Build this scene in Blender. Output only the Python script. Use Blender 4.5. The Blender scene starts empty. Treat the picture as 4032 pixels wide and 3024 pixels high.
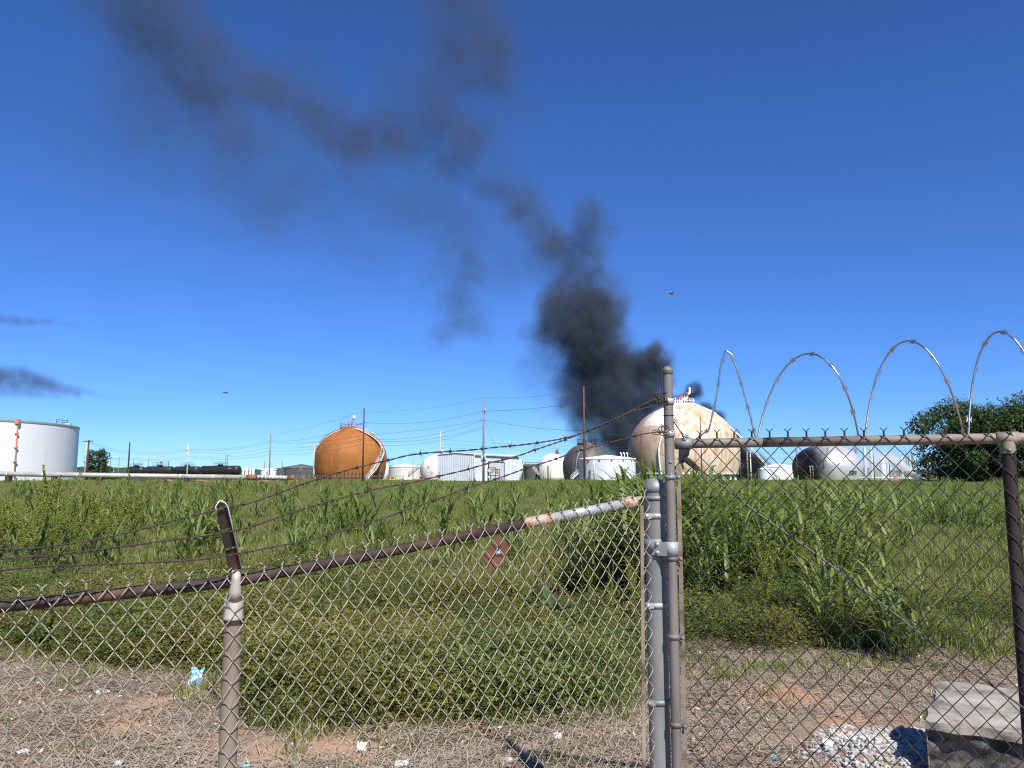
import bpy, math, random
import numpy as np
from mathutils import Vector, Matrix

R = math.radians
rng = np.random.default_rng(7)
random.seed(7)
scn = bpy.context.scene
COL = scn.collection

# ------------------------------------------------------------------ camera
EYE = 1.65
PITCH = R(6.70)
FPX = 3030.0
cam_d = bpy.data.cameras.new('camera')
cam_d.sensor_width = 36.0
cam_d.lens = 36.0 * FPX / 4032.0
cam_d.clip_start = 0.05
cam_d.clip_end = 9000
cam = bpy.data.objects.new('camera', cam_d)
COL.objects.link(cam)
cam.location = (0, 0, EYE)
cam.rotation_euler = (math.pi / 2 + PITCH, 0, 0)
scn.camera = cam

# ------------------------------------------------------------------ sky and sun
SUN_EL, SUN_AZ = R(47), R(21)          # azimuth: right of straight behind the camera
world = bpy.data.worlds.new('World')
scn.world = world
world.use_nodes = True
wn = world.node_tree
wn.nodes.clear()
wo = wn.nodes.new('ShaderNodeOutputWorld')
wb = wn.nodes.new('ShaderNodeBackground')
ws = wn.nodes.new('ShaderNodeTexSky')
ws.sky_type = 'NISHITA'
ws.sun_disc = False
ws.sun_elevation = SUN_EL
ws.sun_rotation = math.pi - SUN_AZ
ws.altitude = 2000
ws.air_density = 1.0
ws.dust_density = 0.0
ws.ozone_density = 10.0
wh = wn.nodes.new('ShaderNodeMix')                  # cool white balance, the same in every direction
wh.data_type = 'RGBA'
wh.blend_type = 'MULTIPLY'
wh.inputs[0].default_value = 1.0
wh.inputs[7].default_value = (0.55, 0.735, 1.0, 1)
wn.links.new(ws.outputs[0], wh.inputs[6])
wn.links.new(wh.outputs[2], wb.inputs['Color'])
wb.inputs['Strength'].default_value = 0.096
wn.links.new(wb.outputs[0], wo.inputs[0])

sun_d = bpy.data.lights.new('sun', 'SUN')
sun_d.energy = 4.8
sun_d.angle = R(0.5)
sun_d.color = (1.0, 0.955, 0.88)
sun = bpy.data.objects.new('sun', sun_d)
COL.objects.link(sun)
to_sun = Vector((math.sin(SUN_AZ) * math.cos(SUN_EL), -math.cos(SUN_AZ) * math.cos(SUN_EL), math.sin(SUN_EL)))
sun.rotation_euler = to_sun.to_track_quat('Z', 'Y').to_euler()
sun.location = (20, -30, 60)

vs = scn.view_settings
scn.display_settings.display_device = 'sRGB'
vs.view_transform = 'Standard'
vs.look = 'None'
vs.exposure = 0.65
vs.gamma = 1.0
vs.use_curve_mapping = False
cy = scn.cycles
cy.max_bounces = 6
cy.diffuse_bounces = 2
cy.glossy_bounces = 2
cy.transmission_bounces = 3
cy.volume_bounces = 2
cy.transparent_max_bounces = 8
cy.volume_step_rate = 1.5
cy.volume_max_steps = 400
cy.use_denoising = False
cy.sample_clamp_indirect = 4.0
cy.filter_width = 1.15

# ------------------------------------------------------------------ picture geometry -> world
def ray(px, py):
    cx = (px - 2016) / FPX
    cyy = (1512 - py) / FPX
    return Vector((cx, math.cos(PITCH) - cyy * math.sin(PITCH), math.sin(PITCH) + cyy * math.cos(PITCH)))

def at(px, py, Y):
    """The world point seen at photo pixel (px, py) that stands Y metres ahead."""
    d = ray(px, py)
    return Vector((0, 0, EYE)) + d * (Y / d.y)

def hit(px, py, p0, n):
    d = ray(px, py)
    o = Vector((0, 0, EYE))
    return o + d * ((p0 - o).dot(n) / d.dot(n))

# ------------------------------------------------------------------ materials
def new_mat(name):
    m = bpy.data.materials.new(name)
    m.use_nodes = True
    nt = m.node_tree
    nt.nodes.clear()
    out = nt.nodes.new('ShaderNodeOutputMaterial')
    return m, nt, out

class NT:
    def __init__(s, nt): s.nt = nt
    def n(s, t, **kw):
        x = s.nt.nodes.new(t)
        for k, v in kw.items(): setattr(x, k, v)
        return x
    def set(s, sock, v):
        if isinstance(v, bpy.types.NodeSocket): s.nt.links.new(v, sock)
        else: sock.default_value = v
    def noise(s, vec, scale, detail=4, rough=0.55, dist=0.0):
        x = s.n('ShaderNodeTexNoise')
        if vec is not None: s.nt.links.new(vec, x.inputs['Vector'])
        x.inputs['Scale'].default_value = scale
        x.inputs['Detail'].default_value = detail
        x.inputs['Roughness'].default_value = rough
        x.inputs['Distortion'].default_value = dist
        return x.outputs['Fac']
    def ramp(s, fac, a, b, interp='LINEAR'):
        x = s.n('ShaderNodeMapRange')
        x.interpolation_type = interp
        s.set(x.inputs['Value'], fac)
        x.inputs['From Min'].default_value = a
        x.inputs['From Max'].default_value = b
        return x.outputs[0]
    def mix(s, fac, a, b):
        x = s.n('ShaderNodeMix', data_type='RGBA')
        s.set(x.inputs[0], fac)
        for sock, v in ((x.inputs[6], a), (x.inputs[7], b)):
            if isinstance(v, (tuple, list)): v = tuple(v[:3]) + (1,)
            s.set(sock, v)
        return x.outputs[2]
    def math(s, op, a, b=0.0, clamp=False):
        x = s.n('ShaderNodeMath', operation=op)
        x.use_clamp = clamp
        s.set(x.inputs[0], a)
        s.set(x.inputs[1], b)
        return x.outputs[0]
    def mapv(s, vec, scale):
        x = s.n('ShaderNodeMapping')
        s.nt.links.new(vec, x.inputs['Vector'])
        x.inputs['Scale'].default_value = scale
        return x.outputs[0]
    def coord(s, which='Object'):
        return s.n('ShaderNodeTexCoord').outputs[which]
    def bump(s, h, strength=0.3, dist=0.01):
        x = s.n('ShaderNodeBump')
        x.inputs['Strength'].default_value = strength
        x.inputs['Distance'].default_value = dist
        s.nt.links.new(h, x.inputs['Height'])
        return x.outputs[0]

def surf(name, c1, c2=None, scale=5.0, rough=0.6, metal=0.0, c3=None, scale3=None, t3=(0.55, 0.7), stretch=None,
         bump=0.0, bdist=0.01, detail=5, lo=0.35, hi=0.65, spec=None):
    """A plain surface: two colours mixed by noise, a third in patches, optional bump."""
    m, nt, out = new_mat(name)
    t = NT(nt)
    b = t.n('ShaderNodeBsdfPrincipled')
    nt.links.new(b.outputs[0], out.inputs['Surface'])
    v = t.coord('Object')
    if stretch: v = t.mapv(v, stretch)
    f = t.noise(v, scale, detail)
    col = t.mix(t.ramp(f, lo, hi), c1, c2 or c1)
    if c3:
        g = t.noise(v, scale3 or scale * 0.37, 6, 0.65)
        col = t.mix(t.ramp(g, *t3), col, c3)
    t.set(b.inputs['Base Color'], col)
    b.inputs['Roughness'].default_value = rough
    b.inputs['Metallic'].default_value = metal
    if spec is not None: b.inputs['Specular IOR Level'].default_value = spec
    if bump: nt.links.new(t.bump(f, bump, bdist), b.inputs['Normal'])
    return m

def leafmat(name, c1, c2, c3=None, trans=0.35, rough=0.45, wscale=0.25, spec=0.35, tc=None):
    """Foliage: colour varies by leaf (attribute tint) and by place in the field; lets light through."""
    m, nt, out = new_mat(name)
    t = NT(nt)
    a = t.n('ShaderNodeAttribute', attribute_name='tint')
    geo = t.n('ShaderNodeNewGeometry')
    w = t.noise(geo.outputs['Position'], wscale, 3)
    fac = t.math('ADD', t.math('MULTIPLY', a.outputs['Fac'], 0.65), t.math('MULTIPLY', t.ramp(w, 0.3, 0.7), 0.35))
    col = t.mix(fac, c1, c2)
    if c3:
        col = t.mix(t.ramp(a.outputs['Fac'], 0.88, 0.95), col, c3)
    b = t.n('ShaderNodeBsdfPrincipled')
    t.set(b.inputs['Base Color'], col)
    b.inputs['Roughness'].default_value = rough
    b.inputs['Specular IOR Level'].default_value = spec
    tr = t.n('ShaderNodeBsdfTranslucent')
    t.set(tr.inputs['Color'], t.mix(0.5, col, tc or (0.30, 0.42, 0.05)))
    mx = t.n('ShaderNodeMixShader')
    mx.inputs[0].default_value = trans
    nt.links.new(b.outputs[0], mx.inputs[1])
    nt.links.new(tr.outputs[0], mx.inputs[2])
    nt.links.new(mx.outputs[0], out.inputs['Surface'])
    return m

M = {}
M['galv'] = surf('galvanised_steel', (0.16, 0.172, 0.168), (0.22, 0.232, 0.226), 9, 0.50, 0.12, (0.20, 0.18, 0.155), 5, (0.60, 0.75), (1, 1, 0.35), 0.05, 0.002)
M['galv_light'] = surf('bright_galvanised_band', (0.30, 0.32, 0.33), (0.39, 0.41, 0.42), 14, 0.45, 0.2, (0.3, 0.27, 0.23), 9, (0.62, 0.75))
M['galv_brown'] = surf('weathered_galvanised_pipe', (0.125, 0.115, 0.102), (0.19, 0.18, 0.165), 7, 0.6, 0.1, (0.17, 0.12, 0.085), 4, (0.54, 0.68), (1, 1, 0.3), 0.08, 0.002)
M['rail_tan'] = surf('tan_stained_rail', (0.17, 0.135, 0.10), (0.26, 0.215, 0.17), 6, 0.65, 0.0, (0.10, 0.062, 0.042), 9, (0.50, 0.62), (0.4, 0.4, 1), 0.1, 0.002)
M['post_tan'] = surf('tan_line_post', (0.19, 0.15, 0.11), (0.27, 0.23, 0.18), 5, 0.6, 0.1, (0.24, 0.125, 0.06), 4, (0.53, 0.66), (1, 1, 0.25), 0.1, 0.002)
M['rust'] = surf('dark_rust', (0.022, 0.014, 0.011), (0.048, 0.028, 0.020), 25, 0.8, 0.0, (0.11, 0.055, 0.03), 9, (0.56, 0.75), (0.5, 0.5, 1), 0.4, 0.003)
M['rust_dark'] = surf('blackened_rust', (0.011, 0.008, 0.007), (0.024, 0.015, 0.012), 18, 0.8, 0.0, (0.075, 0.04, 0.026), 7, (0.54, 0.7), (1, 1, 0.3), 0.4, 0.003)
M['rod_dark'] = surf('dark_truss_rod', (0.05, 0.045, 0.042), (0.09, 0.085, 0.08), 20, 0.5, 0.1)
M['rust_red'] = surf('red_rust_plate', (0.095, 0.035, 0.020), (0.155, 0.06, 0.035), 18, 0.8, 0.0, (0.07, 0.03, 0.02), 12, (0.55, 0.7), None, 0.3, 0.003)
M['rust_cream'] = surf('flaking_rust', (0.36, 0.27, 0.20), (0.45, 0.38, 0.31), 20, 0.7, 0.0, (0.22, 0.09, 0.04), 24, (0.50, 0.58), None, 0.3, 0.002)
M['cap_white'] = surf('pale_aluminium_cap', (0.36, 0.335, 0.30), (0.45, 0.43, 0.395), 20, 0.6, 0.2, (0.33, 0.20, 0.13), 16, (0.6, 0.72))
M['wire_pale'] = surf('pale_fence_wire', (0.30, 0.265, 0.20), (0.42, 0.375, 0.29), 30, 0.5, 0.15, (0.33, 0.27, 0.2), 14, (0.56, 0.7))
M['wire_dark'] = surf('dark_gate_wire', (0.010, 0.009, 0.008), (0.020, 0.017, 0.015), 30, 0.6, 0.0, (0.05, 0.043, 0.037), 20, (0.62, 0.75))
M['barb'] = surf('rusty_barbed_wire', (0.030, 0.020, 0.017), (0.062, 0.038, 0.030), 60, 0.75)
M['steel_dark'] = surf('dark_steel', (0.022, 0.020, 0.020), (0.05, 0.04, 0.035), 20, 0.5, 0.3)
M['arm'] = surf('rust_streaked_arm', (0.03, 0.024, 0.022), (0.07, 0.055, 0.05), 14, 0.55, 0.2, (0.10, 0.03, 0.02), 9, (0.5, 0.65), (1, 1, 0.2))
M['edge_white'] = surf('lit_edge_white', (0.55, 0.57, 0.58), (0.7, 0.72, 0.72), 30, 0.4, 0.3)  # sunlight on the barb arm's rim, put into a pale colour
M['razor'] = surf('galvanised_razor_strip', (0.30, 0.31, 0.32), (0.48, 0.48, 0.48), 25, 0.28, 0.85)

for nm in ('wire_pale', 'wire_dark'):                     # wire colour turns dark brown where the wires cross
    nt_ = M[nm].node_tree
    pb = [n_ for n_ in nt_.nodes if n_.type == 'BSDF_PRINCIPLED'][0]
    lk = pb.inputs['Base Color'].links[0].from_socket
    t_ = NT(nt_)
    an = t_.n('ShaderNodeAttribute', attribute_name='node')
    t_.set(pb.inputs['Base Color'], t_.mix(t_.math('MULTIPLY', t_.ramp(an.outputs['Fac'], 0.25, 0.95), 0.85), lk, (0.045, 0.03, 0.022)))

# ------------------------------------------------------------------ mesh builder
class MB:
    def __init__(s):
        s.v, s.f, s.sm = [], [], []
    def add(s, verts, faces, smooth=False):
        o = len(s.v)
        s.v.extend([tuple(p) for p in verts])
        s.f.extend([tuple(i + o for i in fc) for fc in faces])
        s.sm.extend([smooth] * len(faces))
        return s
    def box(s, c, size, rz=0.0, mat=None):
        hx, hy, hz = size[0] / 2, size[1] / 2, size[2] / 2
        vs_ = [Vector((x, y, z)) for z in (-hz, hz) for x, y in ((-hx, -hy), (hx, -hy), (hx, hy), (-hx, hy))]
        m = mat or Matrix.Rotation(rz, 3, 'Z')
        c = Vector(c)
        return s.add([m @ p + c for p in vs_], [(3, 2, 1, 0), (4, 5, 6, 7), (0, 1, 5, 4), (1, 2, 6, 5), (2, 3, 7, 6), (3, 0, 4, 7)])
    def beam(s, a, b, w, h):
        a, b = Vector(a), Vector(b)
        d = b - a
        L = d.length
        q = d.to_track_quat('X', 'Z').to_matrix()
        return s.box((a + b) / 2, (L, w, h), mat=q)
    def tube(s, pts, r, n=8, caps=True, smooth=True):
        P = [Vector(p) for p in pts]
        k = len(P)
        rr = r if hasattr(r, '__len__') else [r] * k
        T = []
        for i in range(k):
            d = P[min(i + 1, k - 1)] - P[max(i - 1, 0)]
            T.append(d.normalized() if d.length > 1e-9 else Vector((0, 0, 1)))
        ref = Vector((0, 0, 1)) if abs(T[0].z) < 0.9 else Vector((1, 0, 0))
        N = (ref - T[0] * ref.dot(T[0])).normalized()
        vs_, fs = [], []
        for i in range(k):
            N = (N - T[i] * N.dot(T[i]))
            N = N.normalized() if N.length > 1e-9 else T[i].orthogonal().normalized()
            B = T[i].cross(N)
            for j in range(n):
                a = 2 * math.pi * j / n
                vs_.append(P[i] + (N * math.cos(a) + B * math.sin(a)) * rr[i])
        for i in range(k - 1):
            for j in range(n):
                j2 = (j + 1) % n
                fs.append((i * n + j, i * n + j2, (i + 1) * n + j2, (i + 1) * n + j))
        s.add(vs_, fs, smooth)
        if caps:
            o = len(s.v) - len(vs_)
            s.f.append(tuple(o + j for j in reversed(range(n)))); s.sm.append(False)
            s.f.append(tuple(o + (k - 1) * n + j for j in range(n))); s.sm.append(False)
        return s
    def lathe(s, prof, c, n=24, smooth=True, a0=0.0, a1=2 * math.pi, M3=None):
        """prof: (radius, height) pairs from bottom to top."""
        c = Vector(c)
        full = abs(a1 - a0 - 2 * math.pi) < 1e-6
        k = n if full else n + 1
        vs_, fs = [], []
        for r, z in prof:
            for j in range(k):
                a = a0 + (a1 - a0) * j / n
                p = Vector((max(r, 1e-4) * math.cos(a), max(r, 1e-4) * math.sin(a), z))
                vs_.append((M3 @ p if M3 else p) + c)
        for i in range(len(prof) - 1):
            for j in range(n):
                j2 = (j + 1) % k
                fs.append((i * k + j, i * k + j2, (i + 1) * k + j2, (i + 1) * k + j))
        return s.add(vs_, fs, smooth)
    def build(s, name, mat, parent=None, base=None, loc=None):
        """Link ONE mesh object. Vertices are in world coordinates; the object's origin sits at loc (or its parent's base)."""
        if parent is not None: org = Vector(parent['_o'])
        elif loc is not None: org = Vector(loc)
        else: org = Vector((0, 0, 0))
        me = bpy.data.meshes.new(name)
        me.from_pydata([(p[0] - org.x, p[1] - org.y, p[2] - org.z) for p in s.v], [], s.f)
        me.polygons.foreach_set('use_smooth', s.sm)
        me.materials.append(M[mat] if isinstance(mat, str) else mat)
        o = bpy.data.objects.new(name, me)
        COL.objects.link(o)
        if parent is not None: o.parent = parent
        else: o.location = org
        o['_o'] = list(org)
        return o

def tag(o, label=None, cat=None, group=None, kind=None):
    if label: o['label'] = label
    if cat: o['category'] = cat
    if group: o['group'] = group
    if kind: o['kind'] = kind
    return o

def thing(name, label, cat, loc=(0, 0, 0), group=None):
    o = bpy.data.objects.new(name, None)
    COL.objects.link(o)
    o.empty_display_size = 0.2
    o.location = loc
    o['_o'] = list(loc)
    return tag(o, label, cat, group)

def catmull(pts, per=8):
    P = [Vector(p) for p in pts]
    P = [P[0] * 2 - P[1]] + P + [P[-1] * 2 - P[-2]]
    out = []
    for i in range(1, len(P) - 2):
        a, b, c, d = P[i - 1:i + 3]
        for k in range(per):
            t = k / per
            out.append(0.5 * ((2 * b) + (c - a) * t + (2 * a - 5 * b + 4 * c - d) * t * t + (3 * b - a - 3 * c + d) * t ** 3))
    out.append(P[-2])
    return out

def resample(pts, step):
    P = np.array([tuple(p) for p in pts])
    d = np.r_[0, np.cumsum(np.linalg.norm(np.diff(P, axis=0), axis=1))]
    n = max(2, int(round(d[-1] / step)) + 1)
    s = np.linspace(0, d[-1], n)
    return [Vector((np.interp(x, d, P[:, 0]), np.interp(x, d, P[:, 1]), np.interp(x, d, P[:, 2]))) for x in s]

def np_mesh(name, V, F, mat, tint=None, smooth=False):
    """A mesh from arrays of vertices and quads; optional per-vertex attribute tint."""
    me = bpy.data.meshes.new(name)
    V = np.asarray(V, dtype=np.float32)
    F = np.asarray(F, dtype=np.int32)
    me.vertices.add(len(V)); me.vertices.foreach_set('co', V.ravel())
    me.loops.add(F.size); me.loops.foreach_set('vertex_index', F.ravel())
    me.polygons.add(len(F))
    me.polygons.foreach_set('loop_start', np.arange(len(F), dtype=np.int32) * F.shape[1])
    me.update(calc_edges=True)
    if smooth: me.polygons.foreach_set('use_smooth', np.ones(len(F), dtype=bool))
    if tint is not None:
        at_ = me.attributes.new('tint', 'FLOAT', 'POINT')
        at_.data.foreach_set('value', np.asarray(tint, dtype=np.float32))
    me.materials.append(M[mat] if isinstance(mat, str) else mat)
    return me

# ------------------------------------------------------------------ terrain
YB_U = [-3.0, -0.665, -0.50, -0.42, -0.33, -0.275, -0.20, 0.0, 0.12, 0.16, 0.19, 0.42, 0.52, 0.60, 0.67, 3.0]
YB_Y = [7.0, 7.1, 6.4, 6.2, 6.0, 5.0, 5.0, 5.3, 5.4, 6.2, 6.6, 6.7, 6.4, 7.2, 7.4, 7.4]
def edge_y(x, y):
    """Distance ahead at which the mown, bare strip along the fence gives way to the weeds."""
    return np.interp(np.asarray(x) / np.maximum(np.asarray(y), 0.5), YB_U, YB_Y)
def ground_z(x, y):
    x, y = np.asarray(x, float), np.asarray(y, float)
    t = np.clip((y - 5.0) / 9.0, 0, 1)
    h = 0.36 * t * t * (3 - 2 * t)
    q = np.clip((y - 152.0) / 30.0, 0, 1)
    h = h - 1.1 * q * q * (3 - 2 * q)
    near = np.clip(1 - (y - 3) / 40, 0.0, 1)
    h = h + near * (0.018 * np.sin(3.1 * x + 1.3 * y) + 0.014 * np.sin(5.7 * y - 2.2 * x + 1) + 0.03 * np.sin(0.9 * x + 0.7 * y + 2) * np.clip((y - 5) / 4, 0, 1))
    h = h + 0.20 * np.exp(-(((x - 2.00) / np.where(x < 2.0, 0.50, 0.27)) ** 2 + ((y - 4.42) / np.where(y < 4.42, 0.42, 0.5)) ** 2))
    return h

CLAY = [(500, 2790, 190, 50), (400, 2860, 150, 40), (640, 2870, 90, 30), (1390, 2920, 170, 70), (1290, 2840, 80, 30), (870, 2930, 60, 60), (960, 2870, 50, 40), (2330, 2890, 90, 25), (3080, 2760, 220, 45), (2900, 2960, 120, 45),
        (150, 2740, 110, 25), (1050, 2990, 90, 40), (700, 2720, 90, 22), (3330, 2850, 120, 30)]
CB = []
for px, py, a, b in CLAY:
    d0 = ray(px, py); k0 = -EYE / d0.z
    CB.append((d0.x * k0, d0.y * k0, a * d0.y * k0 / FPX, b * (d0.y * k0) ** 2 / (FPX * EYE)))
def clay_f(x, y):
    x, y = np.asarray(x, float), np.asarray(y, float)
    f = np.zeros_like(x)
    for cx, cyy, a, b in CB:
        f = np.maximum(f, 1.25 - np.sqrt(((x - cx) / (a * 1.15)) ** 2 + ((y - cyy) / (b * 1.25)) ** 2))
    return np.clip(f, 0, 1)

ys = np.r_[np.linspace(-40, 2.5, 12), np.linspace(2.9, 12, 150), np.geomspace(12.3, 5000, 75)]
us = np.r_[np.linspace(-1, -0.12, 14) ** 3 * 1.0, np.linspace(-0.0016, 0.0016, 3)[1:2], np.linspace(0.12, 1, 14) ** 3]
xs = np.unique(np.r_[np.linspace(-9, 9, 201), np.geomspace(9.4, 5000, 34), -np.geomspace(9.4, 5000, 34)])
GX, GY = np.meshgrid(xs, ys)
GZ = ground_z(GX, GY)
GZ = GZ + (np.abs(GY - 6.5) < 4.5) * (rng.random(GX.shape) - 0.5) * 0.018
nv, nu = GX.shape
idx = np.arange(nv * nu).reshape(nv, nu)
GF = np.stack([idx[:-1, :-1], idx[:-1, 1:], idx[1:, 1:], idx[1:, :-1]], -1).reshape(-1, 4)
green = np.clip((GY - edge_y(GX, GY)) / 0.5 + 0.2, 0, 1)

m, nt, out = new_mat('earth_and_grass')
t = NT(nt)
pos = t.n('ShaderNodeNewGeometry').outputs['Position']
att = t.n('ShaderNodeAttribute', attribute_name='tint')
n1 = t.noise(pos, 2.2, 6, 0.65)
n2 = t.noise(pos, 14, 6, 0.7)
n3 = t.noise(pos, 0.05, 4)
dry = t.mix(t.ramp(n2, 0.3, 0.7), (0.165, 0.115, 0.08), (0.36, 0.265, 0.19))
clay = t.mix(t.ramp(n2, 0.3, 0.7), (0.31, 0.180, 0.110), (0.43, 0.285, 0.195))
acl = t.n('ShaderNodeAttribute', attribute_name='clay')
dry = t.mix(t.ramp(t.math('ADD', acl.outputs['Fac'], t.math('MULTIPLY', t.math('SUBTRACT', t.noise(pos, 6, 6, 0.7), 0.5), 1.1)), 0.38, 0.55), dry, clay)
soil = t.mix(t.ramp(n2, 0.3, 0.7), (0.055, 0.055, 0.022), (0.085, 0.090, 0.032))
far = t.mix(t.ramp(n3, 0.35, 0.65), (0.10, 0.13, 0.035), (0.145, 0.17, 0.055))
sep = t.n('ShaderNodeSeparateXYZ'); nt.links.new(pos, sep.inputs[0])
soil = t.mix(t.ramp(sep.outputs['Y'], 14, 60), soil, far)
col = t.mix(att.outputs['Fac'], dry, soil)
b = t.n('ShaderNodeBsdfPrincipled')
t.set(b.inputs['Base Color'], col)
b.inputs['Roughness'].default_value = 0.95
b.inputs['Specular IOR Level'].default_value = 0.1
nt.links.new(t.bump(n2, 0.8, 0.03), b.inputs['Normal'])
nt.links.new(b.outputs[0], out.inputs['Surface'])
M['ground'] = m
gm = np_mesh('ground', np.stack([GX, GY, GZ], -1).reshape(-1, 3), GF, 'ground', green.ravel(), True)
ca = gm.attributes.new('clay', 'FLOAT', 'POINT')
ca.data.foreach_set('value', clay_f(GX, GY).ravel().astype(np.float32))
g = bpy.data.objects.new('ground', gm)
COL.objects.link(g)
tag(g, 'rough ground: bare reddish strip by the fence, green field beyond', None, None, 'structure')

# far ridge of wooded hills on the horizon
M['hill'] = surf('wooded_hill', (0.035, 0.062, 0.045), (0.055, 0.085, 0.065), 0.05, 0.95, spec=0.05)
hx = np.linspace(-1700, 1700, 500)
def ridge(x):
    return 17 + 5 * np.sin(x * 0.004 + 1) + 2.5 * np.sin(x * 0.013) + 1.2 * np.sin(x * 0.05 + 2) + rng.random(len(x)) * 2.4
rz = ridge(hx)
V = np.concatenate([np.stack([hx, np.full_like(hx, 1500), np.full_like(hx, -3)], -1), np.stack([hx, np.full_like(hx, 1560), rz * 0.6], -1),
                    np.stack([hx, np.full_like(hx, 1640), rz], -1), np.stack([hx, np.full_like(hx, 1900), np.full_like(hx, -3)], -1)])
k = len(hx)
F = [(r * k + i, r * k + i + 1, (r + 1) * k + i + 1, (r + 1) * k + i) for r in range(3) for i in range(k - 1)]
h = bpy.data.objects.new('hills', np_mesh('hills', V, F, 'hill', smooth=False))
COL.objects.link(h)
tag(h, 'low wooded ridge far off along the horizon', None, None, 'structure')

# bare clay bank under the pipeline
M['clay'] = surf('red_clay', (0.25, 0.13, 0.07), (0.33, 0.19, 0.11), 0.8, 0.95)
p0, p1 = at(640, 1890, 113), at(1180, 1890, 118)
mb = MB()
nb = 24
rows = []
for i in range(nb + 1):
    q = p0.lerp(p1, i / nb)
    hgt = 0.35 + 0.25 * math.sin(i * 1.7) * math.sin(i * 0.6 + 1)
    rows += [(q.x, q.y - 2.5, 0.33), (q.x, q.y, 0.36 + hgt), (q.x, q.y + 3, 0.33)]
mb.add(rows, [(3 * i + j, 3 * i + 3 + j, 3 * i + 4 + j, 3 * i + 1 + j) for i in range(nb) for j in range(2)], True)
tag(mb.build('earth_bank', 'clay'), 'low bank of bare red earth under the pipeline', None, None, 'structure')

# ------------------------------------------------------------------ materials of the tank farm
def plates(name, c1, c2, nang=24, dz=2.2, var=0.35, stain=None, t_stain=(0.5, 0.62), st_scale=(1, 1, 0.15), sscale=0.9, rough=0.6, metal=0.0,
           seam=0.0, low_tone=None, side_tone=None, vertband=None, patch=None):
    """Curved plates round an upright axis: each plate its own tint, streaks of stain, optional darker or sooty tone on one side."""
    m, nt, out = new_mat(name)
    t = NT(nt)
    ob = t.coord('Object')
    sp = t.n('ShaderNodeSeparateXYZ'); nt.links.new(ob, sp.inputs[0])
    ang = t.math('ARCTAN2', sp.outputs['Y'], sp.outputs['X'])
    ua = t.math('MULTIPLY', ang, nang / (2 * math.pi))
    uz = t.math('DIVIDE', sp.outputs['Z'], dz)
    cb = t.n('ShaderNodeCombineXYZ')
    t.set(cb.inputs[0], t.math('FLOOR', ua)); t.set(cb.inputs[1], t.math('FLOOR', uz))
    wn_ = t.n('ShaderNodeTexWhiteNoise', noise_dimensions='3D'); nt.links.new(cb.outputs[0], wn_.inputs['Vector'])
    f = t.math('MULTIPLY', wn_.outputs['Value'], var)
    f = t.math('ADD', f, t.math('MULTIPLY', t.noise(ob, 0.5, 6, 0.6), 1 - var))
    col = t.mix(f, c1, c2)
    if stain:
        sv = t.mapv(ob, st_scale)
        n = t.noise(sv, sscale, 8, 0.68)
        n = t.math('ADD', n, t.math('MULTIPLY', t.math('SUBTRACT', wn_.outputs['Value'], 0.5), 0.10))
        col = t.mix(t.math('MULTIPLY', t.ramp(n, *t_stain), 0.85), col, stain)
        n = t.noise(ob, sscale * 3.1, 6, 0.7)
        col = t.mix(t.math('MULTIPLY', t.ramp(n, t_stain[0] + 0.05, t_stain[1] + 0.1), 0.5), col, stain)
    if vertband:
        a0, a1, cc = vertband
        k = t.math('MULTIPLY', t.math('GREATER_THAN', ang, a0), t.math('LESS_THAN', ang, a1))
        col = t.mix(k, col, cc)
    if low_tone:
        z0, z1, cc = low_tone
        col = t.mix(t.ramp(t.math('ADD', sp.outputs['Z'], t.math('MULTIPLY', t.noise(ob, 1.2, 5), 1.0)), z1, z0), col, cc)
    if patch:
        a0, a1, z0, cc = patch
        k = t.math('MULTIPLY', t.math('GREATER_THAN', ang, a0), t.math('LESS_THAN', ang, a1))
        k = t.math('MULTIPLY', k, t.math('GREATER_THAN', sp.outputs['Z'], z0))
        col = t.mix(k, col, cc)
    if side_tone:
        x0, x1, cc = side_tone
        q = t.math('ADD', sp.outputs['X'], t.math('MULTIPLY', t.noise(t.mapv(ob, (1, 1, 0.3)), 0.5, 6), 3.0))
        col = t.mix(t.ramp(q, x1, x0, 'SMOOTHSTEP'), col, cc)
    if seam:
        fa = t.math('ABSOLUTE', t.math('SUBTRACT', t.math('FRACT', ua), 0.5))
        fz = t.math('ABSOLUTE', t.math('SUBTRACT', t.math('FRACT', uz), 0.5))
        k = t.math('MAXIMUM', t.math('GREATER_THAN', fa, 0.485), t.math('GREATER_THAN', fz, 0.475))
        col = t.mix(t.math('MULTIPLY', k, seam), col, (0.12, 0.09, 0.07))
    b = t.n('ShaderNodeBsdfPrincipled')
    t.set(b.inputs['Base Color'], col)
    b.inputs['Roughness'].default_value = rough
    b.inputs['Metallic'].default_value = metal
    nt.links.new(b.outputs[0], out.inputs['Surface'])
    M[name] = m

plates('white_tank_paint', (0.72, 0.73, 0.745), (0.77, 0.77, 0.775), 26, 2.4, 0.4, (0.62, 0.61, 0.60), (0.60, 0.75), (1, 1, 0.1), 0.5, 0.5, seam=0.05)
plates('orange_rust_shell', (0.23, 0.072, 0.012), (0.37, 0.138, 0.022), 22, 2.6, 0.75, (0.19, 0.056, 0.012), (0.50, 0.72), (1, 1, 0.3), 0.45, 0.75, seam=0.14, low_tone=(0.8, 2.4, (0.10, 0.035, 0.015)))  # lowest band blends to a darker brown
plates('rust_stained_white_shell', (0.57, 0.46, 0.335), (0.65, 0.565, 0.45), 26, 1.9, 0.6, (0.40, 0.19, 0.075), (0.45, 0.62), (1, 1, 0.20), 0.85, 0.6, seam=0.05,
       patch=(-2.75, -2.02, 12.9, (0.80, 0.80, 0.79)), side_tone=(-12.5, -2.5, (0.27, 0.15, 0.085)))  # left side blends to a darker brown
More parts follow.
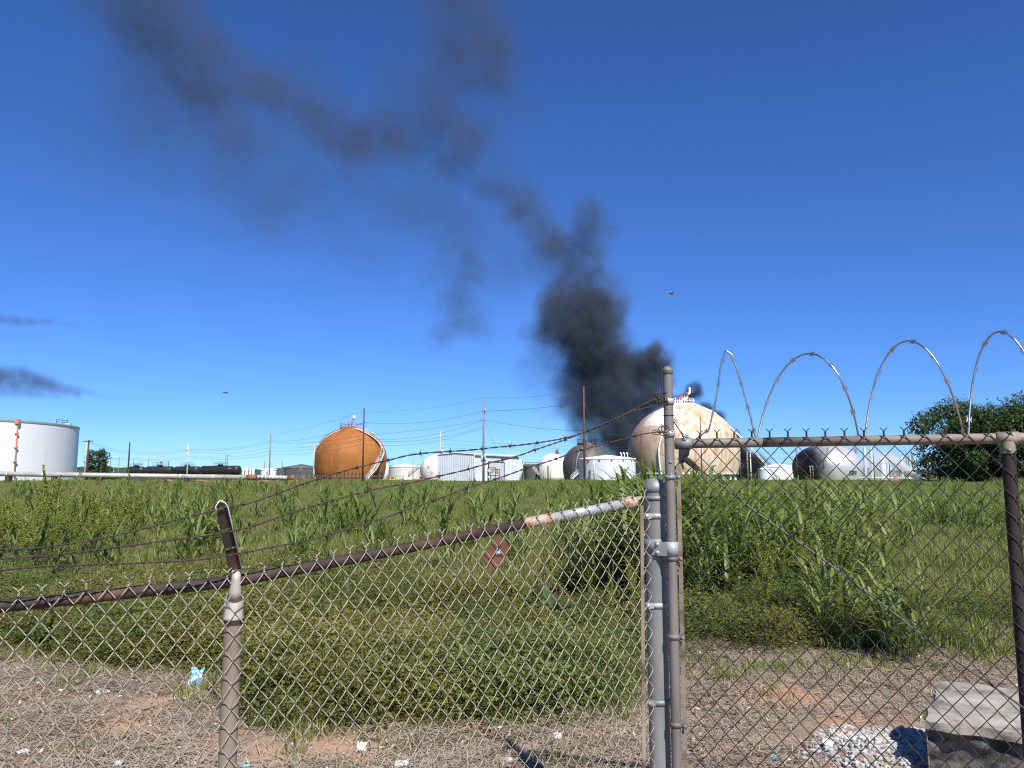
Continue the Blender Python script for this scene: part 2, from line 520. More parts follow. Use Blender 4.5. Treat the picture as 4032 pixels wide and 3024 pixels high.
plates('soot_grey_shell', (0.045, 0.045, 0.044), (0.078, 0.076, 0.071), 18, 2.0, 0.35, (0.17, 0.155, 0.135), (0.54, 0.7), (1, 1, 0.2), 0.5, 0.6, seam=0.05)
plates('white_shell', (0.74, 0.74, 0.73), (0.80, 0.80, 0.79), 16, 1.8, 0.4, (0.62, 0.50, 0.38), (0.62, 0.75), (1, 1, 0.3), 0.6, 0.55)
plates('yellow_striped_white', (0.74, 0.74, 0.72), (0.79, 0.79, 0.77), 16, 1.8, 0.3, vertband=(-1.62, -0.95, (0.62, 0.36, 0.05)))
plates('brown_spotted_white', (0.68, 0.66, 0.62), (0.76, 0.74, 0.70), 26, 1.0, 0.5, (0.42, 0.26, 0.15), (0.52, 0.62), (1, 1, 1), 0.9, 0.6)
plates('beige_wall', (0.46, 0.42, 0.36), (0.55, 0.51, 0.45), 18, 1.5, 0.3, (0.36, 0.27, 0.2), (0.58, 0.7), (1, 1, 0.3), 0.8, 0.7)
plates('pale_grey_tank', (0.50, 0.51, 0.48), (0.60, 0.60, 0.57), 30, 1.5, 0.55, (0.42, 0.41, 0.38), (0.55, 0.7), (1, 1, 0.2), 0.5, 0.7, seam=0.25)
plates('bluish_white_tank', (0.54, 0.57, 0.61), (0.64, 0.66, 0.68), 22, 1.4, 0.45, (0.50, 0.33, 0.2), (0.66, 0.76), (1, 1, 0.12), 0.9, 0.55, seam=0.08)
plates('charred_tank', (0.045, 0.045, 0.046), (0.10, 0.10, 0.10), 40, 1.1, 0.6, (0.20, 0.19, 0.18), (0.6, 0.72), (1, 1, 0.4), 0.9, 0.8, seam=0.3)
plates('silver_cladding', (0.62, 0.62, 0.62), (0.80, 0.80, 0.79), 14, 40, 0.6, (0.46, 0.44, 0.42), (0.56, 0.72), (1, 1, 0.3), 0.6, 0.40, 0.6, side_tone=(-3.4, 1.0, (0.018, 0.018, 0.020)))
M['white_paint'] = surf('white_paint', (0.76, 0.76, 0.76), (0.81, 0.81, 0.80), 2, 0.5)
M['white_roof'] = surf('white_roof', (0.68, 0.69, 0.69), (0.76, 0.76, 0.76), 1.5, 0.6)
M['pale_steel'] = surf('pale_grey_steel', (0.48, 0.48, 0.46), (0.60, 0.60, 0.58), 3, 0.55, 0.2)
M['grey_steel'] = surf('grey_steel', (0.20, 0.20, 0.20), (0.30, 0.30, 0.29), 3, 0.6, 0.3)
M['red_paint'] = surf('red_paint', (0.45, 0.035, 0.02), (0.52, 0.06, 0.03), 4, 0.45)
M['faded_red'] = surf('faded_red_pipe', (0.46, 0.14, 0.10), (0.55, 0.22, 0.16), 3, 0.6)
M['yellow_paint'] = surf('yellow_paint', (0.62, 0.40, 0.03), (0.70, 0.48, 0.05), 4, 0.45)
M['black_car'] = surf('black_tank_car', (0.016, 0.016, 0.018), (0.030, 0.030, 0.032), 1.5, 0.45, 0.0, (0.06, 0.05, 0.045), 0.7, (0.6, 0.75))
M['pipe_white'] = surf('pale_pipeline', (0.33, 0.31, 0.285), (0.43, 0.41, 0.385), 0.7, 0.5, 0.1, (0.50, 0.44, 0.40), 0.5, (0.58, 0.7), (1, 3, 3))
M['pipe_rust'] = surf('rusty_pipe_end', (0.17, 0.07, 0.04), (0.27, 0.12, 0.065), 2, 0.8)
M['wood_dark'] = surf('dark_wood_pole', (0.035, 0.026, 0.022), (0.075, 0.052, 0.040), 6, 0.85, stretch=(1, 1, 0.06))
M['wood_brown'] = surf('brown_wood_pole', (0.075, 0.035, 0.026), (0.115, 0.062, 0.046), 6, 0.85, stretch=(1, 1, 0.06))
M['wood_grey'] = surf('weathered_wood_pole', (0.17, 0.135, 0.105), (0.27, 0.225, 0.18), 6, 0.85, stretch=(1, 1, 0.06))
M['wood_pale'] = surf('pale_wood_pole', (0.38, 0.34, 0.29), (0.48, 0.44, 0.38), 6, 0.85, stretch=(1, 1, 0.06))
M['cable'] = surf('power_cable', (0.05, 0.052, 0.058), (0.07, 0.07, 0.075), 1, 0.6)
M['metal_wall'] = surf('white_metal_siding', (0.52, 0.56, 0.60), (0.60, 0.63, 0.66), 0.8, 0.5, 0.1)
M['metal_roof'] = surf('white_metal_roof', (0.70, 0.73, 0.75), (0.76, 0.78, 0.80), 0.8, 0.45, 0.1)
M['doorway'] = surf('pale_door', (0.50, 0.53, 0.56), (0.57, 0.60, 0.62), 0.8, 0.55)
M['box_grey'] = surf('grey_electric_box', (0.42, 0.43, 0.42), (0.50, 0.51, 0.50), 4, 0.5)
M['box_rust'] = surf('rusty_electric_box', (0.28, 0.13, 0.07), (0.36, 0.19, 0.11), 4, 0.7)
M['glass'] = surf('dark_glass', (0.02, 0.025, 0.03), (0.03, 0.035, 0.04), 2, 0.1)
M['ink'] = surf('black_marking', (0.012, 0.012, 0.013), (0.018, 0.018, 0.018), 2, 0.6)
M['mark_orange'] = surf('orange_marking', (0.55, 0.22, 0.05), (0.6, 0.25, 0.06), 2, 0.6)
M['bird'] = surf('dark_feathers', (0.018, 0.017, 0.018), (0.03, 0.028, 0.028), 8, 0.7)

def PM(Y): return Y / FPX            # metres per photo pixel at distance Y

def gz(x, y): return float(ground_z(x, y))

def railing(mb_, pts, h=1.05, r=0.035, every=1):
    for k_ in (0.5, 1.0):
        mb_.tube([Vector(p) + Vector((0, 0, h * k_)) for p in pts], r, 5, False)
    for p in pts[::every]:
        mb_.tube([p, Vector(p) + Vector((0, 0, h))], r, 5, False)

def ellipsoid_profile(a, B, zc, bl, zbot, n=20, ztop=None):
    pr = []
    for i in range(10):
        z = zbot + (zc - zbot) * i / 10
        pr.append((a * math.sqrt(max(0.0, 1 - ((z - zc) / bl) ** 2)), z))
    for i in range(n + 1):
        q = math.pi / 2 * i / n
        pr.append((a * math.cos(q), zc + B * math.sin(q)))
    return pr

def spheroid(name, label, cx, cyy, hw, By, ybase, Y, mat, lowratio=1.6, group='rounded gas tanks of the tank farm', legs=0, n=56):
    """A rounded pressure tank: centre pixel, half width, height above the equator in pixels."""
    s = PM(Y)
    c = at(cx, cyy, Y)
    base = Vector((c.x, Y, gz(c.x, Y)))
    root = thing(name, label, 'gas tank', base, group)
    zb = at(cx, ybase, Y).z if legs else base.z - 0.1
    pr = ellipsoid_profile(hw * s, By * s, c.z, By * s * lowratio, zb)
    MB().lathe([(0.0, zb)] + pr if legs else pr, (base.x, base.y, 0), n).build('shell', mat, root)
    info = dict(root=root, c=Vector((base.x, base.y, c.z)), a=hw * s, B=By * s, bl=By * s * lowratio, s=s, zb=zb, base=base)
    if legs:
        for i in range(legs):
            a_ = 2 * math.pi * i / legs
            rr = info['a'] * 0.90
            p = Vector((base.x + rr * math.cos(a_), base.y + rr * math.sin(a_), 0))
            MB().tube([(p.x, p.y, base.z - 0.2), (p.x, p.y, zb + 0.8)], 0.28, 10).build('leg', 'white_paint', root)
    return info

def on_shell(I, az, z, off=0.0):
    """Point on a rounded tank at heading az (0 = +X, -90 deg = towards the camera) and height z."""
    dz = z - I['c'].z
    b = I['B'] if dz > 0 else I['bl']
    r = I['a'] * math.sqrt(max(0.0, 1 - (dz / b) ** 2)) + off
    return Vector((I['c'].x + r * math.cos(az), I['c'].y + r * math.sin(az), z))

def top_platform(I, r, mat='grey_steel', n=14, deck=True, h=1.0):
    zt = I['c'].z + I['B'] * math.sqrt(max(0, 1 - (r / I['a']) ** 2))
    ztop = I['c'].z + I['B'] + 0.12
    if deck:
        MB().lathe([(r, zt - 0.3), (r, ztop), (0, ztop)], (I['c'].x, I['c'].y, 0), 28).build('platform', mat, I['root'])
    mb_ = MB()
    railing(mb_, [(I['c'].x + r * math.cos(2 * math.pi * i / n), I['c'].y + r * math.sin(2 * math.pi * i / n), ztop) for i in range(n + 1)], h, 0.045)
    mb_.build('railing', mat, I['root'])
    return ztop

def stairway(root, pts, width=0.9, mat='pale_steel', rail='pale_steel', rh=1.05):
    """Sloping flight along a path: stringer band, treads and two hand rails."""
    P = resample(pts, 0.55)
    st = MB()
    for i in range(len(P) - 1):
        d = (P[i + 1] - P[i]); d.z = 0
        d = d.normalized() if d.length > 1e-6 else Vector((1, 0, 0))
        st.box((P[i] + P[i + 1]) / 2, (0.5, width, 0.06), math.atan2(d.y, d.x))
    sd = []
    for k_ in (-1, 1):
        row = []
        for i in range(len(P)):
            d = P[min(i + 1, len(P) - 1)] - P[max(i - 1, 0)]; d.z = 0
            nrm = Vector((-d.y, d.x, 0)).normalized() if d.length > 1e-6 else Vector((0, 1, 0))
            row.append(P[i] + nrm * (k_ * width / 2))
        st.tube(row, 0.14, 6)
        sd.append(row)
    o = st.build('stairway', mat, root)
    rm = MB()
    for row in sd: railing(rm, row, rh, 0.04, 3)
    rm.build('railing', rail, o)

# ---- white storage tank, far left
Y = 180; s = PM(Y)
R0 = 24.0
edge = at(307, 1780, Y)
ae = math.atan2(edge.x, edge.y) - math.asin(R0 / 182.0)
cxw, Y = 182.0 * math.sin(ae), 182.0 * math.cos(ae)
ztop = at(307, 1684, edge.y * math.sqrt(182.0 ** 2 - R0 ** 2) / edge.length).z
base = Vector((cxw, Y, 0.3))
tk = thing('storage_tank', 'large white cylindrical storage tank with a red downpipe, at the left edge', 'storage tank', base, None)
MB().lathe([(R0, 0.2), (R0, ztop)], (cxw, Y, 0), 120).build('shell', 'white_tank_paint', tk)
MB().lathe([(R0 + 0.08, ztop - 0.35), (R0 + 0.08, ztop + 0.02), (R0 - 0.2, ztop + 0.03), (0, ztop + 0.8)], (cxw, Y, 0), 120).build('roof', 'grey_steel', tk)
def white_pt(px, py):
    d = ray(px, py); o = Vector((0, 0, EYE)); c = Vector((cxw, Y, 0))
    A = d.x ** 2 + d.y ** 2; Bq = 2 * ((o.x - c.x) * d.x + (o.y - c.y) * d.y); C = (o.x - c.x) ** 2 + (o.y - c.y) ** 2 - (R0 + 0.25) ** 2
    return o + d * ((-Bq - math.sqrt(max(0, Bq * Bq - 4 * A * C))) / (2 * A))
a_, b_ = white_pt(69, 1662), white_pt(56, 1884)
o = MB().tube([a_, b_], 0.10, 8).build('downpipe', 'faded_red', tk)
MB().box(a_ + Vector((0, 0, 0.1)), (0.7, 0.5, 0.8)).build('pipe_head', 'faded_red', o)
for k_ in (0.2, 0.45, 0.7): MB().box(a_.lerp(b_, k_), (0.5, 0.4, 0.2)).build('clamp', 'faded_red', o)
e1, e2 = at(222, 1669, 172), at(265, 1674, 174)
mb = MB(); railing(mb, [e1, e1.lerp(e2, 0.5), e2], 1.0, 0.05); mb.build('railing', 'steel_dark', tk)
MB().tube([at(264, 1676, 174), at(266, 1626, 174)], [0.09, 0.04], 6).build('mast', 'grey_steel', tk)
MB().box(at(268, 1671, 174), (1.3, 0.9, 0.5)).build('hatch', 'pale_steel', tk)

# ---- pipeline
def pipeline(name, label, px0, py0, px1, py1, Y0, Y1, r, rust_len, group):
    p0, p1 = at(px0, py0, Y0), at(px1, py1, Y1)
    root = thing(name, label, 'pipeline', (p0.x, p0.y, gz(p0.x, p0.y)), group)
    d = (p1 - p0).normalized()
    q = p1 - d * rust_len
    nseg = 9
    body = MB().tube([p0, q], r, 14)
    body.build('pipe', 'pipe_white', root)
    for i in range(1, nseg):
        c = p0.lerp(q, i / nseg)
        MB().tube([c - d * 0.12, c + d * 0.12], r * 1.05, 14).build('coupling', 'pale_steel', root)
    MB().tube([q, q + d * 0.35, q + d * 0.36, p1], [r * 1.02, r * 1.02, r * 1.25, r * 1.25], 14).build('pipe_end', 'pipe_rust', root)
    for i in range(7):
        c = p0.lerp(q, (i + 0.6) / 7)
        MB().box((c.x, c.y, (c.z - r + gz(c.x, c.y) - 0.2) / 2), (0.5, 0.9, max(0.1, c.z - r - gz(c.x, c.y) + 0.2))).build('support', 'wood_dark', root)
pipeline('pipeline', 'long pale pipeline with a rusty end crossing the field in front of the white tank', -260, 1862, 1010, 1880, 106, 114, 0.34, 1.5, None)
pipeline('pipeline', 'short grey pipe section with a rusty round end near the orange tank', 1005, 1878, 1160, 1882, 122, 122, 0.32, 1.1, None)

# ---- orange rusty spheroid
I = spheroid('gas_tank', 'bright orange rusted rounded tank with a curving white stair', 1380, 1805, 140.5, 121, 1885, 216, 'orange_rust_shell', 1.63)
zt = top_platform(I, 3.1, 'pipe_rust', 16)
pp = MB()
for px, py, hh in ((1383, 1676, 1.6), (1390, 1672, 2.2), (1372, 1672, 1.3)):
    q = at(px, py, 216); pp.tube([(q.x, q.y, zt), (q.x, q.y, zt + hh)], 0.16, 8)
pp.build('vent', 'pipe_rust', I['root'])
q = at(1393, 1668, 216)
MB().lathe([(0.12, zt), (0.2, zt + 2.2), (0.42, zt + 2.3), (0.42, zt + 3.1), (0.1, zt + 3.4)], (q.x, q.y, 0), 12).build('valve', 'white_paint', I['root'])
q = at(1372, 1660, 216)
MB().tube([(q.x, q.y, zt), (q.x, q.y, zt + 3.0), (q.x - 0.6, q.y, zt + 3.05)], 0.07, 6).build('lamp_post', 'grey_steel', I['root'])
sp = []
for az, z in ((-75, 14.72), (-52, 14.0), (-38, 12.8), (-28, 11.4), (-22, 9.6), (-22, 7.6), (-30, 5.6)):
    sp.append(on_shell(I, R(az), z, 0.5))
sp += [at(1475, 1848, 205), at(1443, 1888, 203)]
stairway(I['root'], catmull(sp, 6))
sp = [on_shell(I, R(az), z, 0.25) for az, z in ((-100, 14.6), (-128, 12.9), (-142, 10.5), (-150, 7.5), (-153, 4), (-154, 1))]
MB().tube(catmull(sp, 5), 0.13, 6).build('pipe', 'pale_steel', I['root'])
fl = MB()
for i in range(26):
    p = on_shell(I, R(-165 + i * 6), 1.0, 0.35); fl.tube([(p.x, p.y, 0.3), (p.x, p.y, 2.4)], 0.08, 5, False)
fl.build('skirt_post', 'steel_dark', I['root'])

# ---- white spheroid behind it, pale tank, spotted sphere
spheroid('gas_tank', 'plain white rounded tank half hidden behind the orange one', 1500, 1850, 33, 34, 1885, 265, 'white_shell')
def cyl_tank(name, label, px0, px1, ytop, Y, mat, roof='white_roof', rise=0.6, group='flat topped storage tanks', ytop_rim=None, n=72):
    s_ = PM(Y)
    c = at((px0 + px1) / 2, ytop, Y)
    Rr = (px1 - px0) / 2 * s_
    base = Vector((c.x, Y, gz(c.x, Y)))
    root = thing(name, label, 'storage tank', base, group)
    MB().lathe([(Rr, base.z - 0.2), (Rr, c.z)], (c.x, Y, 0), n).build('shell', mat, root)
    MB().lathe([(Rr + 0.08, c.z - 0.2), (Rr + 0.08, c.z + 0.03), (0, c.z + rise)], (c.x, Y, 0), n).build('roof', roof, root)
    return root, Vector((c.x, Y, c.z)), Rr
r_, c_, R_ = cyl_tank('storage_tank', 'dull grey panelled tank with a diagonal stair, right of the orange tank', 1532, 1662, 1838, 255, 'pale_grey_tank', 'pale_grey_tank', 1.1)
stairway(r_, [at(1608, 1876, 243), at(1650, 1842, 244)], 1.0, 'grey_steel', 'grey_steel')
I2 = spheroid('gas_tank', 'white rounded tank spotted with brown rust beside the metal shed', 1728, 1848, 73, 60, 1890, 240, 'brown_spotted_white')

# ---- white metal shed
C = at(1865, 1790, 125); Lp = at(1723, 1790, 128); 
ld = Vector((Lp.x - C.x, Lp.y - C.y, 0)); wl = ld.length; ld.normalize()
rd = Vector((-ld.y, ld.x, 0))
if rd.y < 0: rd = -rd
wr = 17.0
zb = gz(C.x, 125) - 0.1
zt_ = C.z
shed = thing('metal_shed', 'white corrugated metal shed behind the tall grass, with a door and electric boxes', 'shed', (C.x, C.y, zb))
def wall(p, d, L, nrm, z0, z1, peak=0.0, rib=0.34):
    n = int(L / rib)
    mb_ = MB(); V_ = []; F_ = []
    def top(t_): return z1 + peak * (1 - abs(2 * t_ - 1))
    for i in range(n):
        for (u0, off) in ((0, 0), (0.62, 0), (0.70, 0.06), (0.92, 0.06), (1.0, 0)):
            t_ = (i + u0) / n
            q = p + d * (L * t_) + nrm * off
            V_ += [(q.x, q.y, z0), (q.x, q.y, top(t_))]
    k_ = len(V_) // 2
    for i in range(k_ - 1): F_.append((2 * i, 2 * i + 2, 2 * i + 3, 2 * i + 1))
    return mb_.add(V_, F_)
Cg = Vector((C.x, C.y, 0))
nl = Vector((ld.y, -ld.x, 0)); nl = nl if nl.y < 0 else -nl
nr = -ld
wall(Cg, ld, wl, nl, zb, zt_, 0.28).build('wall', 'metal_wall', shed)
wall(Cg, rd, wr, nr, zb, zt_).build('wall', 'metal_wall', shed)
wall(Cg + ld * wl, rd, wr, ld, zb, zt_).build('wall', 'metal_wall', shed)
wall(Cg + rd * wr, ld, wl, rd, zb, zt_, 0.28).build('wall', 'metal_wall', shed)
ov = 0.18
a0 = Cg - ld * ov - rd * ov; mid = Cg + ld * (wl / 2) - rd * ov; b0 = Cg + ld * (wl + ov) - rd * ov
Lr = wr + 2 * ov
rf = MB()
for p, q in ((a0, mid), (mid, b0)):
    zp = zt_ + (0.02 if p is a0 else 0.31); zq = zt_ + (0.31 if p is a0 else 0.02)
    P4 = [Vector((p.x, p.y, zp)), Vector((q.x, q.y, zq)), Vector((q.x, q.y, zq)) + rd * Lr, Vector((p.x, p.y, zp)) + rd * Lr]
    up = [v + Vector((0, 0, 0.1)) for v in P4]
    rf.add(P4 + up, [(3, 2, 1, 0), (4, 5, 6, 7), (0, 1, 5, 4), (1, 2, 6, 5), (2, 3, 7, 6), (3, 0, 4, 7)])
rf.build('roof', 'metal_roof', shed)
gt = MB()
gt.beam(Cg + nr * 0.22 + Vector((0, 0, zt_ - 0.03)), Cg + nr * 0.22 + rd * wr + Vector((0, 0, zt_ - 0.03)), 0.14, 0.16)
gt.build('gutter', 'pale_steel', shed)
q = Cg + nr * 0.12 - rd * 0.02
MB().tube([q + Vector((0, 0, zb)), q + Vector((0, 0, zt_))], 0.07, 6).build('downspout', 'pale_steel', shed)
dm = MB()
d0, d1 = 5.0, 10.8
for u in (d0, d1):
    q = Cg + rd * u + nr * 0.1; dm.box((q.x, q.y, (zb + zt_ - 1.1) / 2), (0.1, 0.14, zt_ - 1.1 - zb), math.atan2(rd.y, rd.x))
q0, q1 = Cg + rd * d0 + nr * 0.1, Cg + rd * d1 + nr * 0.1
dm.beam(q0 + Vector((0, 0, zt_ - 1.05)), q1 + Vector((0, 0, zt_ - 1.05)), 0.14, 0.1)
do_ = dm.build('door', 'steel_dark', shed)
q = Cg + rd * ((d0 + d1) / 2) + nr * 0.075
MB().box((q.x, q.y, (zb + zt_ - 1.1) / 2), (d1 - d0 - 0.1, 0.03, zt_ - 1.12 - zb), math.atan2(rd.y, rd.x)).build('door_leaf', 'doorway', do_)

# electric rack in front of the shed
q = at(1938, 1880, 118)
rk = thing('electric_rack', 'brown pipe rack with grey and rusty electric boxes in front of the white shed', 'electric rack', (q.x, q.y, gz(q.x, q.y)))
fr = MB()
for px, yt in ((1921, 1842), (1950, 1840), (1966, 1846), (1932, 1850)):
    p = at(px, yt, 118); fr.tube([(p.x, p.y, gz(p.x, p.y)), (p.x, p.y, p.z)], 0.055, 6)
for y_, x0, x1 in ((1842, 1921, 1950), (1848, 1921, 1966), (1862, 1918, 1966), (1873, 1921, 1966)):
    fr.tube([at(x0, y_, 118), at(x1, y_, 118)], 0.05, 6)
fr.build('frame', 'rust', rk)
for px, py, w_, h_, mt in ((1927, 1853, 9, 12, 'box_grey'), (1940, 1852, 8, 12, 'box_rust'), (1957, 1858, 9, 17, 'box_rust'), (1925, 1878, 9, 8, 'box_grey'), (1945, 1862, 7, 8, 'box_grey')):
    p = at(px, py, 117.8); MB().box(p, (w_ * PM(118), 0.25, h_ * PM(118))).build('electric_box', mt, rk)

# ---- tanks right of the shed
I3 = spheroid('gas_tank', 'white rounded tank with a broad yellow stripe behind the shed', 2010, 1838, 49, 48, 1890, 245, 'yellow_striped_white')
I4 = spheroid('gas_tank', 'small white domed tank on a beige lower half', 2177, 1836, 53, 50, 1890, 262, 'white_shell', 3.0)
MB().lathe([(I4['a'] + 0.05, 0.3), (I4['a'] + 0.05, I4['c'].z), (I4['a'] - 0.1, I4['c'].z + 0.02)], (I4['c'].x, I4['c'].y, 0), 48).build('lower_wall', 'beige_wall', I4['root'])
vt = MB()
for px, h_ in ((2191, 1.3), (2195, 1.8), (2187, 0.8), (2200, 0.9)):
    p = at(px, 1790, 262); vt.tube([(p.x, p.y, I4['c'].z + I4['B'] - 0.3), (p.x, p.y, I4['c'].z + I4['B'] + h_)], 0.16, 6)
vt.build('vent', 'pipe_rust', I4['root'])
mb = MB()
for px in (2140, 2165, 2168): p = at(px, 1880, 256); mb.tube([(p.x, p.y, 0.3), (p.x, p.y, p.z + 6.0)], 0.09, 5)
mb.build('standpipe', 'pale_steel', I4['root'])

r_, c_, R_ = cyl_tank('storage_tank', 'small black tank between the yellow striped tank and the beige one', 2064, 2128, 1835, 268, 'charred_tank', 'charred_tank', 0.2)
mb = MB(); railing(mb, [(c_.x + R_ * math.cos(i * 0.5), c_.y + R_ * math.sin(i * 0.5), c_.z) for i in range(13)], 1.2, 0.06); mb.build('railing', 'grey_steel', r_)
stairway(r_, [at(2098, 1845, 255), at(2122, 1872, 254)], 0.9, 'grey_steel', 'pale_steel')

I5 = spheroid('gas_tank', 'sooty dark grey rounded tank behind a dark pole', 2313, 1834, 97, 88, 1890, 230, 'soot_grey_shell')
zt = top_platform(I5, 3.0, 'steel_dark', 12)
vt = MB()
for px, h_ in ((2319, 3.0), (2327, 2.2), (2343, 2.4), (2305, 1.0), (2331, 1.2)):
    p = at(px, 1745, 230); vt.tube([(p.x, p.y, zt), (p.x, p.y, zt + h_)], 0.13, 6)
vt.build('vent', 'steel_dark', I5['root'])
stairway(I5['root'], [at(2250, 1888, 214), at(2276, 1862, 215)], 0.8, 'pale_steel', 'pale_steel')
sp = [on_shell(I5, R(az), z, 0.2) for az, z in ((-110, 9.6), (-116, 8), (-120, 6), (-122, 3), (-122, 1))]
MB().tube(catmull(sp, 4), 0.16, 6).build('pipe', 'grey_steel', I5['root'])

r_, c_, R_ = cyl_tank('storage_tank', 'bluish white tank with a low cone roof in front of the grey rounded tank', 2281, 2500, 1806, 150, 'bluish_white_tank', 'white_roof', 0.75)
for k_, px in enumerate((2447, 2459, 2471)):
    p = at(px, 1797, 150)
    MB().tube([(p.x, p.y, c_.z + 0.2), (p.x, p.y, c_.z + 0.95), (p.x - 0.12, p.y, c_.z + 1.12), (p.x - 0.3, p.y, c_.z + 1.05)], 0.11, 8).build('vent', 'white_paint', r_)
mb = MB()
for k_ in range(7):
    a_ = R(-160 + k_ * 24)
    p = Vector((c_.x + (R_ + 0.05) * math.cos(a_), c_.y + (R_ + 0.05) * math.sin(a_), 0)); MB().box((p.x, p.y, c_.z - 0.35), (0.25, 0.25, 0.3), a_).build('bracket', 'pipe_rust', r_)
stairway(r_, [at(2440, 1888, 141), at(2482, 1835, 141.5)], 0.9, 'pale_steel', 'pale_steel')
p = at(2338, 1810, 144.6); MB().tube([(p.x, p.y - 0.2, p.z), (p.x, p.y - 0.2, 0.3)], 0.13, 6).build('pipe', 'pale_steel', r_)

# ---- big rust stained spheroid
IB = spheroid('gas_tank', 'huge white rounded tank streaked with brown rust, red valves on top', 2690, 1784, 215.5, 191, 1866, 176, 'rust_stained_white_shell', 1.27, legs=26, n=80)
MB().lathe([(IB['a'] * 0.955, IB['zb'] - 0.12), (IB['a'] * 0.965, IB['zb'] + 0.25), (IB['a'] * 0.93, IB['zb'] + 0.3)], (IB['c'].x, IB['c'].y, 0), 80).build('girder', 'pale_steel', IB['root'])
zt = top_platform(IB, 2.75, 'white_paint', 22, h=1.15)
vt = MB()
for px, h_, rr in ((2660, 1.5, 0.16), (2668, 1.0, 0.14), (2676, 1.7, 0.15), (2684, 1.2, 0.2), (2696, 1.9, 0.13), (2649, 3.8, 0.09)):
    p = at(px, 1590, 176); vt.tube([(p.x, p.y, zt), (p.x, p.y, zt + h_)], rr, 8)
vt.build('vent', 'white_paint', IB['root'])
def P6(px, py): p = at(px, py, 176); return (p.x, p.y, p.z)
pv = MB().tube(catmull([P6(2683, 1582), P6(2683, 1574), P6(2690, 1572), P6(2700, 1572), P6(2704, 1566), P6(2705, 1553)], 4), 0.28, 10).build('relief_pipe', 'white_paint', IB['root'])
MB().tube(catmull([P6(2704, 1553), P6(2707, 1551), P6(2712, 1550), P6(2715, 1546), P6(2715, 1526)], 4), 0.26, 10).build('relief_pipe', 'white_paint', IB['root'])
for px, py, w_ in ((2681, 1563, 12), (2704, 1552, 9)):
    p = at(px, py, 175.7)
    mb = MB().lathe([(0.2, -0.35), (0.32, -0.2), (0.32, 0.2), (0.2, 0.35)], p, 12)
    mb.box(p, (w_ * PM(176), 0.35, 0.34)); mb.box(p + Vector((-0.25, 0, 0.32)), (0.24, 0.24, 0.3)); mb.box(p + Vector((0.25, 0, 0.32)), (0.24, 0.24, 0.3))
    mb.build('valve', 'red_paint', IB['root'])
# sloping stair down the right side
sp = [at(2718, 1591, 175), at(2736, 1592, 175), at(2800, 1618, 175.5), at(2815, 1627, 176), at(2925, 1728, 178), at(2990, 1800, 180), at(3060, 1880, 182)]
for dy in (-0.5, 0.5):
    MB().tube([p + Vector((0, dy, 0)) for p in sp], 0.11, 6).build('stair_stringer', 'white_paint', IB['root'])
tr = MB()
for p in resample(sp, 1.3): tr.box(p, (0.3, 1.0, 0.05))
tr.build('tread', 'white_paint', IB['root'])['kind'] = 'stuff'
sp = [on_shell(IB, R(az), z, 0.22) for az, z in ((-100, 16.2), (-112, 14.2), (-119, 12.2), (-123.5, 10), (-126, 7.2), (-126, 4.5), (-126, 1.4))]
MB().tube(catmull(sp, 5), 0.17, 8).build('pipe', 'white_paint', IB['root'])

# ---- right side: low white tanks, silver spheroid, process plant
cyl_tank('storage_tank', 'low white tank right of the rust stained one, seen through the gate mesh', 2998, 3130, 1838, 215, 'white_tank_paint', 'white_roof', 1.0)
cyl_tank('storage_tank', 'small grey-white tank just right of the black smoke, half hidden by grass', 2985, 3045, 1846, 200, 'bluish_white_tank', 'white_roof', 0.5)
IS = spheroid('gas_tank', 'silver rounded tank with a sooty black side and the number 589', 3256, 1838, 129, 89, 1893, 160, 'silver_cladding', 1.55, n=64)
tc_ = bpy.data.curves.new('number', 'FONT'); tc_.body = '589'; tc_.size = 1.0; tc_.align_x = 'CENTER'; tc_.offset = 0.022
tob = bpy.data.objects.new('number_tmp', tc_); COL.objects.link(tob)
bpy.context.view_layer.update()
me = bpy.data.meshes.new_from_object(tob.evaluated_get(bpy.context.evaluated_depsgraph_get()))
bpy.data.objects.remove(tob)
mid_az = R(-67); zc_ = at(3320, 1872, 155).z
import bmesh
bm = bmesh.new(); bm.from_mesh(me); bmesh.ops.subdivide_edges(bm, edges=bm.edges[:], cuts=1, use_grid_fill=True)
for v in bm.verts:
    z = zc_ + v.co.y * 1.35
    rr = IS['a'] * math.sqrt(max(0.01, 1 - ((z - IS['c'].z) / (IS['B'] if z > IS['c'].z else IS['bl'])) ** 2))
    v.co = on_shell(IS, mid_az + v.co.x * 1.35 / rr, z, 0.04) - IS['base']
bm.to_mesh(me); bm.free(); me.name = 'number'
me.materials.clear(); me.materials.append(M['ink'])
o = bpy.data.objects.new('number', me); COL.objects.link(o); o.parent = IS['root']
sp = [on_shell(IS, R(az), z, 0.15) for az, z in ((-95, 7.9), (-108, 6.6), (-114, 5), (-117, 3))]
mb = MB().tube(catmull(sp, 5), 0.12, 6)
p = at(3190, 1836, 153); mb.tube([(p.x, p.y, 0.3), (p.x, p.y, p.z)], 0.12, 6); mb.tube([(p.x + 0.5, p.y, 0.3), (p.x + 0.5, p.y, p.z)], 0.09, 6); mb.box((p.x + 0.2, p.y, p.z), (0.9, 0.3, 0.2))
mb.build('pipe', 'rail_tan', IS['root'])

